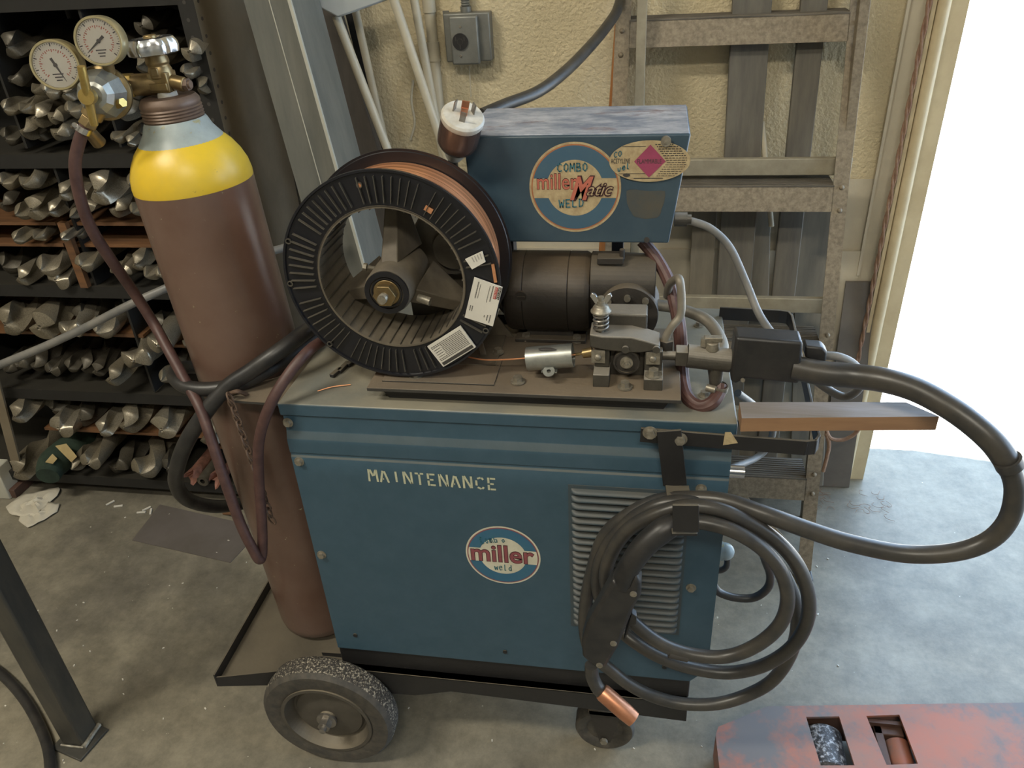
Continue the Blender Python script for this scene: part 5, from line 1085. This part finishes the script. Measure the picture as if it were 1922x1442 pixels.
# ================================================================== floor items
q = [at(248, 1014, z=.002), at(300, 947, z=.002), at(468, 985, z=.002), at(466, 1020, z=.002), at(432, 1056, z=.002)]
solo('steel_sheet', MB().prism(q, (0, 0, -.0018)), 'sheet', 'thin grey steel sheet lying flat on the concrete behind the cylinder', 'steel sheet')
def rag(name, pxs, h, lab):
    q = [at(*p, z=.002) for p in pxs]; c = sum(q, V((0, 0, 0)))/len(q); mb = MB(); vs = []; rings = 6; n = 24; rn = random.Random(5)
    def edge(t): k = t*len(q); i = int(k) % len(q); f_ = k-int(k); return q[i]*(1-f_)+q[(i+1) % len(q)]*f_
    for r_ in range(1, rings+1):
        for k in range(n): s_ = r_/rings; p = c+(edge(k/n)-c)*s_; p = V((p.x, p.y, .004+h*(1-s_*.7)*abs(sin(5*p.x*17+3*p.y*23))*rn.uniform(.5, 1))); vs.append(p)
    vs.append(V((c.x, c.y, h))); fs = []
    for r_ in range(rings-1):
        for k in range(n): a_ = r_*n+k; b_ = r_*n+(k+1) % n; fs.append((a_, b_, b_+n, a_+n)[::-1])
    for k in range(n): fs.append((len(vs)-1, k, (k+1) % n))
    mb.add(vs, fs); ob = solo(name, mb, 'rag', lab, 'rag'); s_ = ob.modifiers.new('t', 'SOLIDIFY'); s_.thickness = .0012; return ob
rag('paper_rag', [(12, 955), (40, 932), (75, 925), (115, 918), (112, 930), (90, 950), (78, 966), (72, 970), (38, 972), (20, 968)], .02, 'crumpled white paper rag on the floor in front of the bins')
rag('paper_rag', [(40, 968), (72, 970), (92, 945), (113, 948), (108, 962), (84, 978), (53, 993), (36, 980)], .012, 'flatter sheet of rag paper lying in front of the crumpled white rag')
mb = MB().box((-1.11, .585, 0), (-1.02, .62, .045)); solo('red_block', MB().box(at(22, 935, z=.0), at(44, 925, z=0)+V((0, .05, .03))), 'forkdark', 'small dark red block behind the white rag', 'block', bevel=.002)
rn = random.Random(11)
mb = MB()
for px, py, a in [(265, 962, .2), (275, 955, .9), (283, 960, 2.), (207, 944, 1), (222, 950, .3)]:
    p = at(px, py, z=.003); d = V((cos(a), sin(a), 0)); mb.bar(p-d*.012, p+d*.012, d.cross(Z), .005, .003)
for k in range(110):
    x, y = rn.uniform(-.95, 1.0), rn.uniform(-.35, .6); p = V((x, y, .0012)); a = rn.uniform(0, 3); d = V((cos(a), sin(a), 0)); s_ = rn.uniform(.0012, .0028); mb.bar(p-d*s_, p+d*s_, d.cross(Z), s_, .0018)
tag(solo('metal_chips', mb, 'paper', 'scattered pale metal chips and scraps on the concrete floor', 'chips', kind='stuff'))
solo('crumpled_leaf', MB().prism([at(415, 952, z=.012), at(430, 948, z=.02), at(442, 960, z=.01), at(438, 968, z=.015), at(418, 966, z=.004)], (0, 0, .003)), 'shelfwood', 'small brown scrap of cardboard on the floor beside the cylinder', 'cardboard scrap')
# table leg
tl = thing('steel_table_leg', (-.59, -.075, 0), 'dark square steel tube leg welded to a small foot plate on the floor', 'table leg')
mb = MB().box((-.592, -.105, .006), (-.544, -.057, .88)); part('leg_tube', mb, 'post', tl, .004)
q = [at(*p, z=.006) for p in [(96, 1404), (150, 1428), (203, 1368), (150, 1345)]]
part('foot_plate', MB().prism(q, (0, 0, -.006)), 'post', tl, .001)
part('weld_seam', MB().tube([V((-.541, -.108, .009)), V((-.541, -.08, .010)), V((-.541, -.056, .009))], .0055, 8, 3).tube([V((-.592, -.108, .008)), V((-.56, -.108, .008)), V((-.541, -.108, .009))], .0025, 8, 3), 'weld', tl, label='shiny weld bead')

# ================================================================== pallet jack fork
fz = .085; fk = thing('pallet_jack_fork', (1.2, .03, 0), 'worn red steel fork of a pallet jack with two roller openings, on the floor', 'pallet jack fork')
w = lambda *p: at(*p, z=fz)
TL, TM = w(1342, 1362), w(1440, 1328); yb1 = w(1500, 1325).y; ys = -.055
def yB_(x): return .112+.05*min(1, max(0, (x-.78)/.45))*0+.0*x
H1 = [w(1513, 1346), w(1575, 1345), w(1604, 1437), w(1540, 1437)]; H2 = [w(1626, 1344), w(1688, 1342), w(1723, 1434), w(1664, 1436)]
back = w(1440, 1326); x_end = 1.95; bk = lambda x: back.y+(w(1920, 1319).y-back.y)*(x-back.x)/(w(1920, 1319).x-back.x)
fr_ = lambda x: bk(x)-.185
th = .005
tip_pts = [V((back.x, bk(back.x), fz)), V((TL.x+.03, TL.y+.012, fz)), V((TL.x+.006, TL.y-.002, fz)), V((TL.x, TL.y-.02, fz)), V((TL.x+.004, fr_(TL.x)+.035, fz)), V((TL.x+.05, fr_(TL.x)+.004, fz)), V((back.x, fr_(back.x), fz))]
mb = MB()
def pan(pts): mb.prism(pts, (0, 0, -th))
e1 = V((H1[0].x, bk(H1[0].x), fz)); e2 = V((H1[3].x, fr_(H1[3].x), fz))
pan(tip_pts+[e2, H1[3], H1[0], e1][0:4])
def seg_(hA, hB):
    a, b_ = hA[0], hA[1]; pan([V((a.x, bk(a.x), fz)), a, b_, V((b_.x, bk(b_.x), fz))]); a, b_ = hA[3], hA[2]; pan([a, V((a.x, fr_(a.x), fz)), V((b_.x, fr_(b_.x), fz)), b_])
seg_(H1, 0); seg_(H2, 0)
pan([V((H1[1].x, bk(H1[1].x), fz)), H1[1], H1[2], V((H1[2].x, fr_(H1[2].x), fz)), V((H2[3].x, fr_(H2[3].x), fz)), H2[3], H2[0], V((H2[0].x, bk(H2[0].x), fz))])
pan([V((H2[1].x, bk(H2[1].x), fz)), H2[1], H2[2], V((H2[2].x, fr_(H2[2].x), fz)), V((x_end, fr_(x_end), fz)), V((x_end, bk(x_end), fz))])
part('top_plate', mb, 'fork', fk)
outl = tip_pts; mb = MB()
ring = [V((p.x, p.y, fz-.0035)) for p in [V((x_end, bk(x_end), fz))]+tip_pts+[V((x_end, fr_(x_end), fz))]]
for a_, b_ in zip(ring, ring[1:]): d = (b_-a_).normalized(); n_2 = d.cross(Z)*.0; mb.prism([a_, b_, V((b_.x, b_.y, .022)), V((a_.x, a_.y, .022))], (Z.cross(d))*.005)
part('side_skirt', mb, 'fork', fk)
rc = (H1[0]+H1[1]+H1[2]+H1[3])/4; mb = MB().lathe([(0, -.045), (.030, -.045), (.037, -.038), (.037, .038), (.030, .045), (0, .045)], V((rc.x-.004, rc.y+.0, .040)), V((.0, 1, 0)), 40)
part('load_roller', mb, 'roller', fk, label='grit-covered load roller in the first opening')
rc = (H2[0]+H2[1]+H2[2]+H2[3])/4
part('roller_bracket', MB().box((rc.x-.022, rc.y-.055, .050), (rc.x-.006, rc.y+.05, .066)).box((rc.x-.022, rc.y+.022, .05), (rc.x+.03, rc.y+.05, .066)).box((rc.x-.022, rc.y-.055, .05), (rc.x+.034, rc.y-.045, .066)), 'forkdark', fk, .002)
part('link_roller', MB().cyl((rc.x+.018, rc.y-.04, .045), (rc.x+.018, rc.y+.018, .045), .022, .022, 28), 'fork', fk)
part('inner_frame', MB().box((TL.x+.06, fr_(.9)+.012, .012), (x_end, fr_(.9)+.02, .075)).box((TL.x+.10, bk(.9)-.02, .012), (x_end, bk(.9)-.012, .075)), 'forkdark', fk)

# ================================================================== light
W = bpy.data.worlds.new('sky'); S.world = W; W.use_nodes = True; bg = W.node_tree.nodes['Background']
bg.inputs['Color'].default_value = (.52, .73, 1.0, 1); bg.inputs['Strength'].default_value = 4.
sun = bpy.data.objects.new('sun', bpy.data.lights.new('sun', 'SUN')); COL.objects.link(sun); sun.data.energy = 14; sun.data.angle = radians(.6); sun.data.color = (1, .94, .84)
sun.rotation_euler = V((-.35, .06, .93)).to_track_quat('Z', 'Y').to_euler()
def area(name, loc, tgt, sx, sy, e, c):
    l = bpy.data.lights.new(name, 'AREA'); l.shape = 'RECTANGLE'; l.size = sx; l.size_y = sy; l.energy = e; l.color = c
    o = bpy.data.objects.new(name, l); COL.objects.link(o); o.location = loc; o.rotation_euler = (V(loc)-V(tgt)).to_track_quat('Z', 'Y').to_euler(); return o
area('ceiling_fill', (-1.2, -1.3, 3.25), (-1.2, -1.3, 0), 1.2, .3, 46, (1, .93, .78))  # unseen area light, added as warm fill for the room
area('ceiling_fill_rear', (.8, -2.4, 3.25), (.8, -2.4, 0), 1.2, .3, 34, (1, .93, .78))  # second added fill light, unseen behind the camera
pt = area('door_portal', (2.37, WY+.14, 1.3), (2.37, -3, 1.3), 2.45, 2.6, 1, (1, 1, 1)); pt.data.cycles.is_portal = True
pt2 = area('side_opening_portal', (4.29, .05, 1.35), (0, .05, 1.35), 2.1, 2.7, 1, (1, 1, 1)); pt2.data.cycles.is_portal = True  # portal of the added, unseen opening in the right wall
vs = S.view_settings; vs.view_transform = 'Standard'; vs.look = 'None'; vs.exposure = .7; vs.gamma = 1; vs.use_curve_mapping = False
